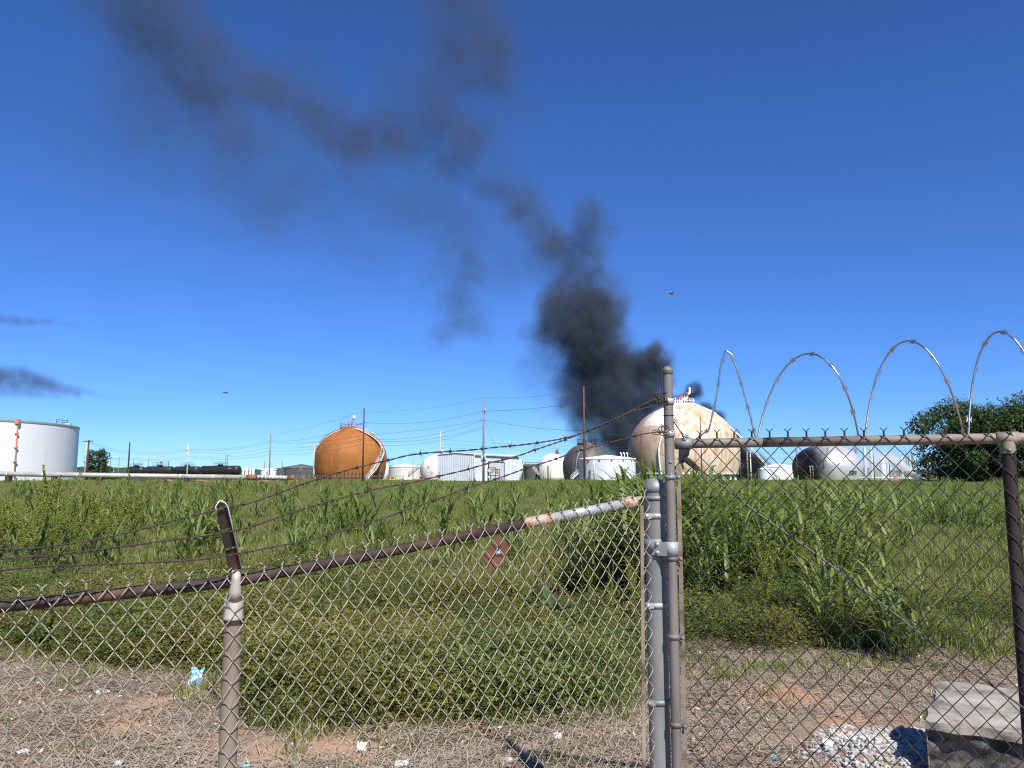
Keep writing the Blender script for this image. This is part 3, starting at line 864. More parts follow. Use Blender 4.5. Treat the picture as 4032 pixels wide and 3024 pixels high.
def column(px, ytop, w, Y, mat, dome=True, label='', name='process_column', cat='column', group='slender process columns behind the water jet'):
    p = at(px, ytop, Y); r = w / 2 * PM(Y)
    z0 = gz(p.x, Y)
    root = thing(name, label, cat, (p.x, Y, z0), group)
    MB().lathe([(r, z0 - 0.1), (r, p.z - r * 0.6), (r * 0.8, p.z - r * 0.2), (r * 0.35, p.z), (0, p.z + 0.02)], (p.x, Y, 0), 18).build('shell', mat, root)
    mb_ = MB()
    for k_ in range(1, 4):
        z = z0 + (p.z - z0) * k_ / 4
        mb_.lathe([(r * 1.02, z - 0.08), (r * 1.1, z), (r * 1.02, z + 0.08)], (p.x, Y, 0), 18)
    mb_.build('ring', 'pale_steel', root)
    return root, p
for px, yt, w_, mt, lb in ((3346, 1765, 7, 'grey_steel', 'dark narrow column just right of the silver tank'),
                           (3369, 1765, 9, 'wood_grey', 'brownish column second right of the silver tank'),
                           (3403, 1762, 11, 'pale_steel', 'tall pale column third right of the silver tank'),
                           (3428, 1762, 12, 'pale_steel', 'pale column beside a dark pole in the mist'),
                           (3474, 1798, 22, 'white_paint', 'short thick white vessel in the water mist'),
                           (3495, 1812, 12, 'pale_steel', 'thin pale vessel beside the thick white one'),
                           (3549, 1800, 12, 'pale_steel', 'pale column with a ring on top behind the water jet'),
                           (3577, 1796, 6, 'wood_grey', 'thin brown column right behind the jet'),
                           (3592, 1788, 7, 'rail_tan', 'tan column nearest the trees')):
    root, p = column(px, yt, w_, 170, mt, True, lb)
    if px == 3549:
        mb = MB(); mb.tube([(p.x + 0.42 * math.cos(a_ * 0.4), p.y, p.z + 0.45 + 0.42 * math.sin(a_ * 0.4)) for a_ in range(17)], 0.06, 6); mb.build('ring_handle', 'pale_steel', root)
a_, b_ = at(3380, 1880, 150), at(3640, 1884, 150)
pr_ = thing('pipe_rack', 'low white pipes on short posts below the water mist', 'pipe rack', (a_.x, a_.y, gz(a_.x, a_.y)))
for dz in (0.0, 0.45): MB().tube([a_ + Vector((0, dz, -dz)), b_ + Vector((0, dz, -dz))], 0.12, 8).build('pipe', 'white_paint', pr_)
for i in range(8):
    q = a_.lerp(b_, (i + 0.5) / 8); MB().box((q.x, q.y + 0.2, (q.z + 0.2) / 2), (0.16, 0.16, q.z - 0.3)).build('post', 'pale_steel', pr_)
a_, b_ = at(3390, 1893, 142), at(3636, 1896, 142)
lw = thing('low_wall', 'low white concrete curb at the foot of the plant', 'low wall', (a_.x, a_.y, gz(a_.x, a_.y)))
mb = MB().beam(a_ + Vector((0, 0, -0.25)), b_ + Vector((0, 0, -0.25)), 0.3, 0.8); mb.build('wall', 'white_paint', lw)
MB().beam(a_ + Vector((0, 0, 0.19)), b_ + Vector((0, 0, 0.19)), 0.4, 0.06).build('coping', 'pale_steel', lw)
# fire hydrant valve in red
p = at(3526, 1886, 138)
hy = thing('fire_hydrant', 'red fire hydrant below the water jet', 'hydrant', (p.x, p.y, gz(p.x, p.y)))
z0 = gz(p.x, p.y)
MB().lathe([(0.28, z0), (0.28, z0 + 0.12), (0.19, z0 + 0.15), (0.19, z0 + 0.95), (0.26, z0 + 1.0), (0.24, z0 + 1.15), (0.1, z0 + 1.35), (0.05, z0 + 1.45)], (p.x, p.y, 0), 16).build('barrel', 'red_paint', hy)
for sx in (-1, 1): MB().tube([(p.x, p.y, z0 + 0.75), (p.x + sx * 0.38, p.y, z0 + 0.75)], 0.12, 10).build('outlet', 'red_paint', hy)
p = at(3640, 1893, 132)
mo = thing('water_monitor', 'water cannon by the trees throwing a white jet', 'water cannon', (p.x, p.y, gz(p.x, p.y)))
MB().lathe([(0.3, gz(p.x, p.y)), (0.12, gz(p.x, p.y) + 0.2), (0.12, p.z)], (p.x, p.y, 0), 12).build('stand', 'red_paint', mo)
MB().tube([p, p + (at(3612, 1878, 132) - p) * 0.6], [0.12, 0.08], 10).build('barrel', 'grey_steel', mo)

# ---- small tanks and vehicles in the far left and middle
cyl_tank('storage_tank', 'small white tank between two grey pipes near the orange tank', 1028, 1088, 1848, 200, 'white_tank_paint', 'white_roof', 0.3)
cyl_tank('storage_tank', 'low charred tank with panelled sides just left of the orange tank', 1112, 1262, 1841, 262, 'charred_tank', 'charred_tank', 1.2, n=90)
cyl_tank('storage_tank', 'low dark tank behind the small white one', 1086, 1122, 1846, 250, 'charred_tank', 'charred_tank', 0.2)
for i, px in enumerate((958, 972, 986, 998)):
    column(px, 1842, 10, 250, 'white_paint' if i % 2 else 'pale_steel', True, ('leftmost', 'second', 'third', 'rightmost')[i] + ' of four short upright vessels right of the tank cars', 'upright_vessel', 'vessel', 'four short upright vessels')

M['tyre'] = surf('tyre', (0.02, 0.02, 0.02), (0.03, 0.03, 0.03), 5, 0.8)
def tank_car(px0, px1, py0, py1, Y0, Y1, label, mark=False):
    a, b_ = at(px0, py0, Y0), at(px1, py1, Y1)
    d = (b_ - a); d.z = 0; L = d.length; d.normalize()
    c = (a + b_) / 2
    z0 = gz(c.x, c.y)
    rt = thing('tank_car', label, 'tank car', (c.x, c.y, z0), 'black railway tank cars')
    r = 1.45; zc = c.z
    prof = []
    n = 22
    pts, rad = [], []
    for i in range(7):
        q = math.pi / 2 * i / 6
        pts.append(c - d * (L / 2 - 0.8 + 0.8 * math.cos(q)) + Vector((0, 0, zc - c.z))); rad.append(max(0.03, r * math.sin(q)))
    for i in range(1, 7):
        q = math.pi / 2 * i / 6
        pts.append(c + d * (L / 2 - 0.8 + 0.8 * math.sin(q)) + Vector((0, 0, zc - c.z))); rad.append(max(0.03, r * math.cos(q)))
    MB().tube(pts, rad, n).build('tank', 'black_car', rt)
    MB().lathe([(0.9, zc + r - 0.3), (0.9, zc + r + 0.35), (0.6, zc + r + 0.5), (0, zc + r + 0.52)], (c.x, c.y, 0), 18).build('dome', 'black_car', rt)
    rl = MB()
    for sd in (-1, 1):
        e = Vector((-d.y, d.x, 0)) * (sd * 1.0)
        railing(rl, [c + e - d * 2.2 + Vector((0, 0, r + 0.2)), c + e + Vector((0, 0, r + 0.2)), c + e + d * 2.2 + Vector((0, 0, r + 0.2))], 1.0, 0.05)
    rl.build('railing', 'steel_dark', rt)
    MB().box((c.x, c.y, zc + r + 0.15), (4.6, 2.0, 0.1), math.atan2(d.y, d.x)).build('walkway', 'steel_dark', rt)
    for sd in (-1, 1):
        p_ = c + d * (sd * (L / 2 - 2.0))
        MB().box((p_.x, p_.y, zc - r - 0.1), (1.6, 2.0, 0.5), math.atan2(d.y, d.x)).build('saddle', 'steel_dark', rt)
        w = MB()
        for u in (-0.85, 0.85):
            for v_ in (-0.75, 0.75):
                p2 = p_ + d * u + Vector((-d.y, d.x, 0)) * v_
                w.tube([p2 + Vector((-d.y, d.x, 0)) * -0.06 + Vector((0, 0, z0 + 0.45 - p2.z)), p2 + Vector((-d.y, d.x, 0)) * 0.06 + Vector((0, 0, z0 + 0.45 - p2.z))], 0.45, 16)
        w.build('wheel_set', 'tyre', rt)
    if mark:
        nrm = Vector((d.y, -d.x, 0)); nrm = nrm if nrm.y < 0 else -nrm
        mk = MB()
        for u in (-0.55, 0.0, 0.5):
            q = c + d * (L * 0.34 + u) + nrm * (r * 0.93) + Vector((0, 0, r * 0.37))
            mk.box(q, (0.32, 0.1, 0.3), math.atan2(d.y, d.x))
        mk.build('marking', 'mark_orange', rt)
tank_car(508, 566, 1853, 1852, 285, 280, 'leftmost black tank car, behind the tall weeds')
tank_car(577, 681, 1852, 1852, 272, 268, 'black tank car second from the left beside a grey pole')
tank_car(692, 783, 1852, 1852, 278, 270, 'black tank car third in the string, partly behind the fourth')
tank_car(795, 942, 1850, 1851, 266, 255, 'rightmost black tank car with a dark dome on top', True)

def truck(px, py, Y, w, mat, label):
    p = at(px, py, Y); z0 = gz(p.x, p.y); L = w * PM(Y)
    rt = thing('truck', label, 'truck', (p.x, p.y, z0))
    MB().add([(p.x - L / 2, p.y - 0.95, z0 + 0.5), (p.x + L / 2, p.y - 0.95, z0 + 0.5), (p.x + L / 2, p.y + 0.95, z0 + 0.5), (p.x - L / 2, p.y + 0.95, z0 + 0.5),
              (p.x - L / 2, p.y - 0.95, z0 + 1.15), (p.x + L / 2, p.y - 0.95, z0 + 1.1), (p.x + L / 2, p.y + 0.95, z0 + 1.1), (p.x - L / 2, p.y + 0.95, z0 + 1.15)],
             [(3, 2, 1, 0), (4, 5, 6, 7), (0, 1, 5, 4), (1, 2, 6, 5), (2, 3, 7, 6), (3, 0, 4, 7)]).build('body', mat, rt)
    cb_ = MB(); x0 = p.x + L * 0.02
    cb_.add([(x0 - 0.1, p.y - 0.9, z0 + 1.1), (x0 + L * 0.32, p.y - 0.9, z0 + 1.1), (x0 + L * 0.32, p.y + 0.9, z0 + 1.1), (x0 - 0.1, p.y + 0.9, z0 + 1.1),
             (x0, p.y - 0.75, z0 + 1.85), (x0 + L * 0.22, p.y - 0.75, z0 + 1.85), (x0 + L * 0.22, p.y + 0.75, z0 + 1.85), (x0, p.y + 0.75, z0 + 1.85)],
            [(4, 5, 6, 7), (0, 1, 5, 4), (1, 2, 6, 5), (2, 3, 7, 6), (3, 0, 4, 7)])
    c_o = cb_.build('cab', mat, rt)
    MB().box((x0 + L * 0.13, p.y - 0.84, z0 + 1.48), (L * 0.2, 0.06, 0.42)).build('window', 'glass', c_o)
    for u in (-0.32, 0.32):
        for v_ in (-0.85, 0.85):
            MB().tube([(p.x + u * L, p.y + v_ - 0.12, z0 + 0.4), (p.x + u * L, p.y + v_ + 0.12, z0 + 0.4)], 0.4, 16).build('wheel', 'tyre', rt)
truck(1228, 1872, 200, 62, 'red_paint', 'red pickup parked by the lamp pole left of the orange tank')
truck(1537, 1880, 200, 62, 'yellow_paint', 'yellow truck right of the foot of the orange tank')
truck(1652, 1878, 205, 48, 'red_paint', 'red truck beside the white metal shed')

# ---- trees
M['bark'] = surf('bark', (0.06, 0.045, 0.035), (0.11, 0.085, 0.065), 5, 0.9)
M['crown'] = leafmat('tree_leaves', (0.018, 0.038, 0.012), (0.065, 0.105, 0.030), None, 0.22, 0.5, 0.5, 0.25)
def tree(name, label, base, h, w, n, leaf, cat='tree', group=None, seed=1, lowest=0.06, nb=26):
    rg = np.random.default_rng(seed)
    root = thing(name, label, cat, base, group)
    B0 = Vector(base)
    tr = MB().tube([B0 - Vector((0, 0, 0.2)), B0 + Vector((0.1, 0, h * 0.35)), B0 + Vector((-0.1, 0.1, h * 0.7)), B0 + Vector((0, 0, h * 0.92))], [h * 0.028, h * 0.022, h * 0.012, 0.02], 10)
    cent = []
    for i in range(nb):
        zf = lowest + (0.95 - lowest) * ((i + 0.5) / nb)
        prof = min(1.0, 0.62 + 0.9 * math.sin(math.pi * min(1, zf * 0.9 + 0.12)) * 0.5) * (1 - max(0, zf - 0.8) * 2.0)
        a_ = i * 2.399 + rg.random() * 0.8
        rad = w / 2 * prof * (0.35 + 0.62 * rg.random())
        p = B0 + Vector((math.cos(a_) * rad, math.sin(a_) * rad, h * zf))
        cent.append((p, w * (0.105 + 0.09 * rg.random())))
        tr.tube([B0 + Vector((0, 0, h * min(zf * 0.8, 0.85))), B0.lerp(p, 0.5) + Vector((0, 0, h * zf * 0.48)) if False else (B0 + Vector((0, 0, h * zf * 0.8))).lerp(p, 0.55), p], [h * 0.008, h * 0.005, 0.01], 5)
    tr.build('trunk', 'bark', root)
    V, T = [], []
    per = n // nb
    for p, r in cent:
        q = rg.normal(size=(per, 3)); q /= np.linalg.norm(q, axis=1)[:, None]
        rr = r * (0.66 + 0.42 * rg.random(per) ** 0.6)
        lump = 1 + 0.35 * np.sin(q[:, 0] * 5 + q[:, 2] * 4 + p.x) * np.cos(q[:, 1] * 5 + p.z)
        c = q * (rr * lump)[:, None] * np.array([1.15, 1.15, 0.85]) + np.array(p)
        u = rg.normal(size=(per, 3)); u /= np.linalg.norm(u, axis=1)[:, None]
        nn = q * 0.6 + rg.normal(size=(per, 3)) * 0.6 + np.array([0, 0, 0.4])
        v_ = np.cross(nn, u); v_ /= np.linalg.norm(v_, axis=1)[:, None]
        u = np.cross(v_, nn); u /= np.linalg.norm(u, axis=1)[:, None]
        sz = leaf * (0.6 + 0.8 * rg.random(per))[:, None]
        quad = np.stack([c - u * sz * 0.5, c + v_ * sz * 0.32, c + u * sz * 0.5, c - v_ * sz * 0.32], 1)
        V.append(quad.reshape(-1, 3)); T.append(np.repeat(rg.random(per) * 0.8 + 0.1 + 0.1 * rg.random(), 4))
    V = np.concatenate(V) - np.array(base); T = np.concatenate(T)
    me_ = np_mesh('crown', V, np.arange(len(V)).reshape(-1, 4), 'crown', T)
    o_ = bpy.data.objects.new('crown', me_); COL.objects.link(o_); o_.parent = root; o_['_o'] = list(base)
    return root
for px, yt, w_, Y, sd, lb in ((3750, 1585, 275, 118, 11, 'dark broad tree at the left end of the tree clump'),
                              (3905, 1600, 270, 112, 12, 'dense tree in the middle of the clump behind the gate post'),
                              (4075, 1560, 280, 108, 13, 'tallest tree of the clump, cut by the right edge'),
                              (4260, 1580, 280, 112, 14, 'tree of the clump just beyond the right edge'),
                              (3830, 1660, 240, 124, 15, 'lower tree filling the back of the clump')):
    p = at(px, yt, Y); z0 = gz(p.x, Y)
    tree('broadleaf_tree', lb, (p.x, Y, z0), p.z - z0, w_ * PM(Y), 19000, 0.34, 'tree', 'trees at the right edge', sd, 0.03, 38)
p = at(392, 1770, 200); z0 = gz(p.x, 200)
tree('broadleaf_tree', 'small dark tree right of the white tank among the poles', (p.x, 200, z0), p.z - z0, 104 * PM(200), 5200, 0.42, 'tree', None, 21, 0.05, 22)
p = at(450, 1850, 205); z0 = gz(p.x, 205)
tree('bush', 'low dark bush beside the small dark tree', (p.x, 205, z0), 2.2, 4.2, 1400, 0.35, 'bush', None, 22, 0.1, 10)

# ---- utility poles and wires
POLES = {}
def pole(key, px, ytop, Y, mat, label, r=0.16, arm=None, boxes=(), lean=0.0, lamp=False, group='utility poles across the tank farm'):
    p = at(px, ytop, Y); z0 = gz(p.x, Y)
    rt = thing('utility_pole', label, 'utility pole', (p.x, Y, z0), group)
    MB().tube([(p.x + lean, Y, z0 - 0.2), (p.x, Y, p.z)], [r, r * 0.72], 10).build('shaft', mat, rt)
    if arm:
        for dz, w in arm:
            MB().box((p.x, Y - r, p.z - dz), (w, 0.12, 0.13)).build('crossarm', mat, rt)
            ins = MB()
            for u in (-0.46, -0.2, 0.2, 0.46): ins.lathe([(0.05, 0), (0.07, 0.1), (0.05, 0.22), (0.0, 0.24)], (p.x + u * w, Y - r, p.z - dz + 0.06), 8)
            ins.build('insulator', 'grey_steel', rt)
    for dx, dz, w, h_ in boxes:
        MB().lathe([(0, -h_ / 2), (w / 2, -h_ / 2), (w / 2, h_ / 2), (w / 3, h_ / 2 + 0.05), (0, h_ / 2 + 0.06)], (p.x + dx, Y - r - 0.1, p.z - dz), 12).build('transformer', 'box_grey', rt)
    if lamp:
        for sx in (-1, 1):
            MB().tube([(p.x, Y, p.z - 0.3), (p.x + sx * 0.5, Y, p.z - 0.15), (p.x + sx * 0.9, Y, p.z)], 0.06, 6).build('lamp_arm', 'pale_steel', rt)
            MB().box((p.x + sx * 0.95, Y, p.z + 0.12), (0.55, 0.4, 0.4)).build('lamp', 'pale_steel', rt)
    POLES[key] = (p.x, Y)
    return rt
pole('p0', 350, 1733, 150, 'wood_dark', 'dark pole with a crossarm beside the white tank', 0.2, [(0.25, 1.9)])
pole('p0b', 341, 1745, 165, 'wood_pale', 'pale pole just left of the dark crossarm pole', 0.17)
pole('p1', 511, 1742, 190, 'wood_dark', 'dark wooden pole left of the black tank cars', 0.22)
pole('p2', 742, 1752, 190, 'wood_pale', 'pale pole with a lamp in front of the tank cars', 0.2, None, [(-0.25, 1.2, 0.4, 0.7)])
pole('p3', 1066, 1709, 190, 'wood_grey', 'grey pole left of the orange tank', 0.22)
pole('lamp', 1238, 1752, 195, 'pale_steel', 'pale floodlight pole close left of the orange tank', 0.15, None, (), 0, True)
pole('p4', 1434, 1607, 112, 'wood_dark', 'tall dark pole standing in front of the orange tank', 0.13)
pole('p4s', 1306, 1784, 150, 'pipe_rust', 'short rusty post in front of the left half of the orange tank', 0.09)
pole('p5', 1905, 1558, 112, 'wood_grey', 'tall grey pole with boxes in front of the white shed', 0.17, None, [(0.18, 8.9, 0.34, 0.6), (-0.22, 9.2, 0.3, 0.8), (0.28, 9.3, 0.3, 0.6), (0.2, 2.2, 0.2, 0.5)])
pole('p6', 2298, 1521, 92, 'wood_brown', 'tall reddish brown pole in front of the sooty grey tank', 0.14)
pole('p7', 1734, 1698, 200, 'wood_pale', 'distant pale pole with a transformer behind the white shed', 0.18, None, [(0.4, 5.3, 0.6, 1.0), (0.55, 4.2, 0.4, 0.6)])
pole('p8', 1627, 1811, 230, 'wood_grey', 'thin distant pole above the grey panelled tank', 0.13)
pole('s1', 2523, 1698, 120, 'wood_brown', 'short brown post in front of the left side of the rust stained tank', 0.10)
pole('s2', 2757, 1640, 118, 'wood_brown', 'brown post in front of the right side of the rust stained tank', 0.09)
pole('s3', 2941, 1764, 130, 'rail_tan', 'tan post right of the rust stained tank', 0.17)
pole('s4', 2954, 1778, 128, 'white_paint', 'white post next to the tan one', 0.10)
pole('s5', 2914, 1786, 130, 'galv_brown', 'thin grey post left of the tan post', 0.07)
pole('s6', 3134, 1762, 122, 'wood_dark', 'dark post at the left edge of the silver tank', 0.09)
pole('s7', 3437, 1762, 130, 'wood_grey', 'thin dark pole among the process columns', 0.09)
pole('s8', 3500, 1808, 128, 'wood_grey', 'short thin pole in the water mist', 0.07)
pole('s9', 3566, 1770, 150, 'wood_grey', 'thin pole behind the ringed column', 0.10)
pole('s10', 3637, 1756, 150, 'wood_grey', 'thin pole at the left edge of the trees', 0.10)
for i, (px, yt, lb) in enumerate(((304, 1812, 'faint pole at the right edge of the white tank'), (437, 1798, 'distant pole right of the small dark tree'), (470, 1798, 'grey distant pole with a thin top'),
                                  (449, 1832, 'very short distant pole near the low bush'), (527, 1808, 'distant pole just right of the dark wooden pole'), (555, 1817, 'short distant pole over the first tank car'),
                                  (635, 1793, 'distant pole with a transformer above the tank cars'), (585, 1808, 'thin distant pole with a red top'), (665, 1815, 'thin distant pole left of the lamp pole'),
                                  (848, 1812, 'distant pole above the fourth tank car'), (890, 1795, 'left one of a pair of distant poles'), (897, 1790, 'right one of a pair of distant poles'),
                                  (978, 1822, 'distant pole over the short vessels'), (1112, 1815, 'leaning distant pole above the low dark tank'), (1042, 1815, 'faint distant pole over the small white tank'),
                                  (2167, 1800, 'thin pole in front of the beige tank'), (2057, 1815, 'thin distant pole by the small black tank'))):
    pole('d%d' % i, px, yt, 320, 'wood_grey' if i % 3 else 'wood_pale', lb, 0.2, [(0.5, 2.2)] if i in (0, 11, 6) else None, [(0.3, 2.3, 0.8, 1.2)] if i == 6 else (), 0, False, 'distant poles on the horizon')

def wire(label, pts, r=0.022, group='power lines between the poles'):
    """pts: (px, py, Y, sag in photo pixels towards the next point)"""
    W = []
    for (a, b_) in zip(pts[:-1], pts[1:]):
        A, B_ = at(a[0], a[1], a[2]), at(b_[0], b_[1], b_[2])
        sg = a[3] * PM((a[2] + b_[2]) / 2)
        for k_ in range(12):
            t_ = k_ / 12
            W.append(A.lerp(B_, t_) - Vector((0, 0, 4 * sg * t_ * (1 - t_))))
    W.append(at(*pts[-1][:3]))
    o_ = MB().tube(W, r, 5).build('power_line', 'cable', None, None, W[0])
    tag(o_, label, 'power line', group)
P0, P1, P2, P3, P4, P5, P6_ = (350, 150), (511, 190), (742, 190), (1066, 190), (1434, 112), (1905, 112), (2298, 92)
def W(label, ys, sags, rr=0.022):
    xs_ = [P0, P1, P2, P3, P4, P5, P6_]
    pts = [(x, y, Y_, sg) for (x, Y_), y, sg in zip(xs_, ys, sags + [0]) if y is not None]
    wire(label, pts, rr)
W('topmost thin wire running over all the tall poles', [None, None, None, 1713, 1619, 1565, 1533], [0, 0, 0, 8, 18, 12], 0.014)
W('second wire from the top, drooping between the two tallest dark poles', [1738, 1776, 1768, 1734, 1663, 1618, 1583], [8, 10, 14, 22, 22, 8], 0.022)
W('third wire from the top, meeting the grey pole at its crossing', [1742, 1782, 1773, 1742, 1714, 1653, None], [9, 11, 14, 12, 8, 0], 0.022)
W('wire crossing the upper half of the orange tank', [None, None, 1778, 1762, 1727, 1653, None], [0, 0, 14, 12, 28, 0], 0.022)
W('wire crossing the middle of the orange tank', [1790, 1802, 1797, 1775, 1732, 1680, None], [8, 9, 13, 13, 26, 0], 0.022)
W('lowest wire sagging in front of the orange tank', [1796, 1808, 1803, 1790, 1748, 1682, None], [8, 9, 12, 12, 30, 0], 0.020)
wire('wire falling from the grey pole to the right across the brown pole', [(1905, 1652, 112, 10), (2298, 1696, 92, 6), (2560, 1720, 130, 6)], 0.02)
wire('guy wire slanting down from the brown pole', [(2301, 1580, 92, 0), (2382, 1812, 92, 0)], 0.018, None)
wire('guy wire slanting from the grey pole behind the shed roof', [(1908, 1655, 112, 0), (1962, 1790, 118, 0)], 0.012, None)
for i, (ya, yb) in enumerate(((1730, 1756), (1748, 1766), (1762, 1772))):
    wire(('upper', 'middle', 'lower')[i] + ' of three distant wires right of the far pale pole', [(1738, ya, 200, 4), (2200, yb, 230, 4), (2480, yb + 4, 230, 0)], 0.022)
for i, (ya, yb) in enumerate(((1795, 1800), (1806, 1795), (1818, 1822), (1772, 1778))):
    wire(('first', 'second', 'third', 'fourth')[i] + ' of four wires running behind the silver tank', [(2960, ya, 190, 8), (3134, yb, 190, 10), (3640, yb - 12, 200, 0)], 0.022)

# low fence in front of the orange tank
a_ = at(1150, 1874, 185)
ff = thing('distant_fence', 'low distant wire fence with slanted tops in front of the orange tank', 'fence', (a_.x, a_.y, gz(a_.x, a_.y)))
for i in range(15):
    p = at(1155 + i * 31, 1874, 185); z0 = gz(p.x, p.y)
    MB().tube([(p.x, p.y, z0), (p.x, p.y, z0 + 1.9), (p.x + 0.25, p.y - 0.2, z0 + 2.25)], 0.05, 5).build('post', 'galv', ff)
rl = MB()
for hh in (0.6, 1.2, 1.85, 2.05):
    p, q = at(1155, 1874, 185), at(1155 + 14 * 31, 1874, 185)
    rl.tube([(p.x, p.y, gz(p.x, p.y) + hh), (q.x, q.y, gz(q.x, q.y) + hh)], 0.025, 4)
rl.build('fence_wire', 'galv', ff)

# ---- helicopter and bird
p = at(2642, 1153, 700)
hc = thing('helicopter', 'small dark helicopter with a white upper cabin high in the clear sky', 'helicopter', p)
def ell(c, rx, ry, rz_, n=14):
    pr = [(math.cos(-math.pi / 2 + math.pi * i / 10), math.sin(-math.pi / 2 + math.pi * i / 10)) for i in range(11)]
    return MB().lathe(pr, c, n, True, M3=Matrix.Diagonal((rx, ry, rz_)))
M['heli_white'] = surf('helicopter_white', (0.26, 0.26, 0.28), (0.32, 0.32, 0.34), 1, 0.4)
M['heli_dark'] = surf('helicopter_dark', (0.03, 0.028, 0.03), (0.05, 0.045, 0.045), 1, 0.35)
ell(p + Vector((0.6, 0, -0.1)), 2.0, 1.1, 0.95).build('cabin', 'heli_dark', hc)
ell(p + Vector((-0.3, 0, 0.75)), 1.5, 0.8, 0.55).build('engine_cowling', 'heli_white', hc)
MB().tube([p + Vector((-1.0, 0, 0.45)), p + Vector((-6.2, 0, 0.75))], [0.38, 0.16], 10).build('tail_boom', 'heli_white', hc)
mb = MB(); c = p + Vector((-6.2, 0, 0.8))
mb.add([c + Vector((0.3, -0.05, -0.4)), c + Vector((-0.5, -0.05, 1.2)), c + Vector((-0.9, -0.05, 1.2)), c + Vector((-0.4, -0.05, -0.4)), c + Vector((0.3, 0.05, -0.4)), c + Vector((-0.5, 0.05, 1.2)), c + Vector((-0.9, 0.05, 1.2)), c + Vector((-0.4, 0.05, -0.4))],
       [(0, 1, 2, 3), (7, 6, 5, 4), (0, 4, 5, 1), (1, 5, 6, 2), (2, 6, 7, 3), (3, 7, 4, 0)])
mb.build('tail_fin', 'heli_dark', hc)
MB().tube([p + Vector((-0.2, 0, 1.1)), p + Vector((-0.2, 0, 1.75))], 0.1, 8).build('mast', 'heli_dark', hc)
for sx in (-1, 1): MB().beam(p + Vector((-0.2, 0, 1.75)), p + Vector((-0.2 + sx * 3.9, sx * 3.0, 1.75 - sx * 0.45)), 0.3, 0.05).build('rotor_blade', 'heli_dark', hc)
for sy in (-1, 1):
    MB().tube([p + Vector((-1.6, sy * 0.95, -1.5)), p + Vector((1.9, sy * 0.95, -1.5)), p + Vector((2.3, sy * 0.95, -1.3))], 0.08, 6).build('skid', 'heli_dark', hc)
    mb = MB()
    for u in (-0.7, 1.1): mb.tube([p + Vector((u, sy * 0.5, -0.7)), p + Vector((u, sy * 0.95, -1.5))], 0.06, 6)
    mb.build('skid_strut', 'heli_dark', hc)

p = at(887, 1547, 75)
bd = MB()
u = Vector((0.97, 0, -0.25))
bd.tube([p - u * 0.22, p - u * 0.12, p, p + u * 0.12, p + u * 0.19], [0.01, 0.04, 0.055, 0.035, 0.008], 8)
for sx, tip in ((-1, Vector((-0.30, -0.12, -0.02))), (1, Vector((0.28, 0.14, -0.16)))):
    e = Vector((sx * 0.15, 0.02 * sx, 0.10))
    bd.add([p + Vector((0.05, 0, 0.02)), p + e + Vector((0.04, 0, 0)), p + tip, p + e + Vector((-0.08, 0, -0.02)), p + Vector((-0.07, 0, 0.01)),
            p + Vector((0.05, 0, 0.035)), p + e + Vector((0.04, 0, 0.015)), p + tip + Vector((0, 0, 0.006)), p + e + Vector((-0.08, 0, -0.005)), p + Vector((-0.07, 0, 0.025))],
           [(0, 1, 3, 4), (1, 2, 3), (9, 8, 6, 5), (8, 7, 6)])
tag(bd.build('bird', 'bird', None, None, p), 'dark bird gliding low in the sky left of the orange tank', 'bird')

# ================================================================== chain link fence and gate
def flat(v): return Vector((v.x, v.y, 0))
FA, FB = at(0, 2390, 2.2), at(2560, 1968, 3.2)
fd = flat(FB - FA).normalized()
fn = Vector((fd.y, -fd.x, 0))                       # towards the camera
GA = at(2655, 1745, 3.2)
ga = R(-22)
gd = Vector((math.cos(ga), math.sin(ga), 0))
gn = Vector((gd.y, -gd.x, 0))
def fp(px, py, off=0.0): return hit(px, py, FA + fn * off, fn)
def gp(px, py, off=0.0): return hit(px, py, GA + gn * off, gn)

def picket_mesh(name, w, dz, n, slope, start, wire_r, mat, knuckle, amp=0.0034):
    """One chain link wire: a flattened zigzag between two node columns, with its twisted end at the top."""
    pts = []
    sub = 5
    for k_ in range(n):
        u0, u1 = ((k_ + start) % 2) * w, ((k_ + 1 + start) % 2) * w
        for j in range(sub):
            t_ = j / sub
            e = 0.5 - 0.5 * math.cos(math.pi * t_)
            e = 0.86 * t_ + 0.14 * e
            u = u0 + (u1 - u0) * e
            sg = 1 if u1 < u0 else -1
            pts.append((u, -sg * amp * math.sin(math.pi * t_) , -(k_ + t_) * dz + slope * u))
    mb_ = MB().tube(pts, wire_r, 5, True)
    if knuckle:
        u0 = (start % 2) * w
        ph = 0 if start else math.pi
        kn = []
        for i in range(17):
            a_ = ph + i * 0.75
            kn.append((u0 + 0.0026 * math.cos(a_), 0.0026 * math.sin(a_), slope * u0 - 0.002 + i * 0.0014))
        sg = 1 if start else -1
        kn.append((u0 + sg * 0.007, 0.0, slope * u0 + 0.026))
        kn.append((u0 + sg * 0.013, 0.001, slope * u0 + 0.031))
        mb_.tube(kn, wire_r, 5, True)
    me_ = bpy.data.meshes.new(name)
    me_.from_pydata(mb_.v, [], mb_.f)
    me_.polygons.foreach_set('use_smooth', mb_.sm)
    me_.materials.append(M[mat])
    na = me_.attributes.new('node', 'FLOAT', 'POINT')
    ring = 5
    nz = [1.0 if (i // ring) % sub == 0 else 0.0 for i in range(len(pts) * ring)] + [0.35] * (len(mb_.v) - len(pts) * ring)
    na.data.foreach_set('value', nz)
    return me_

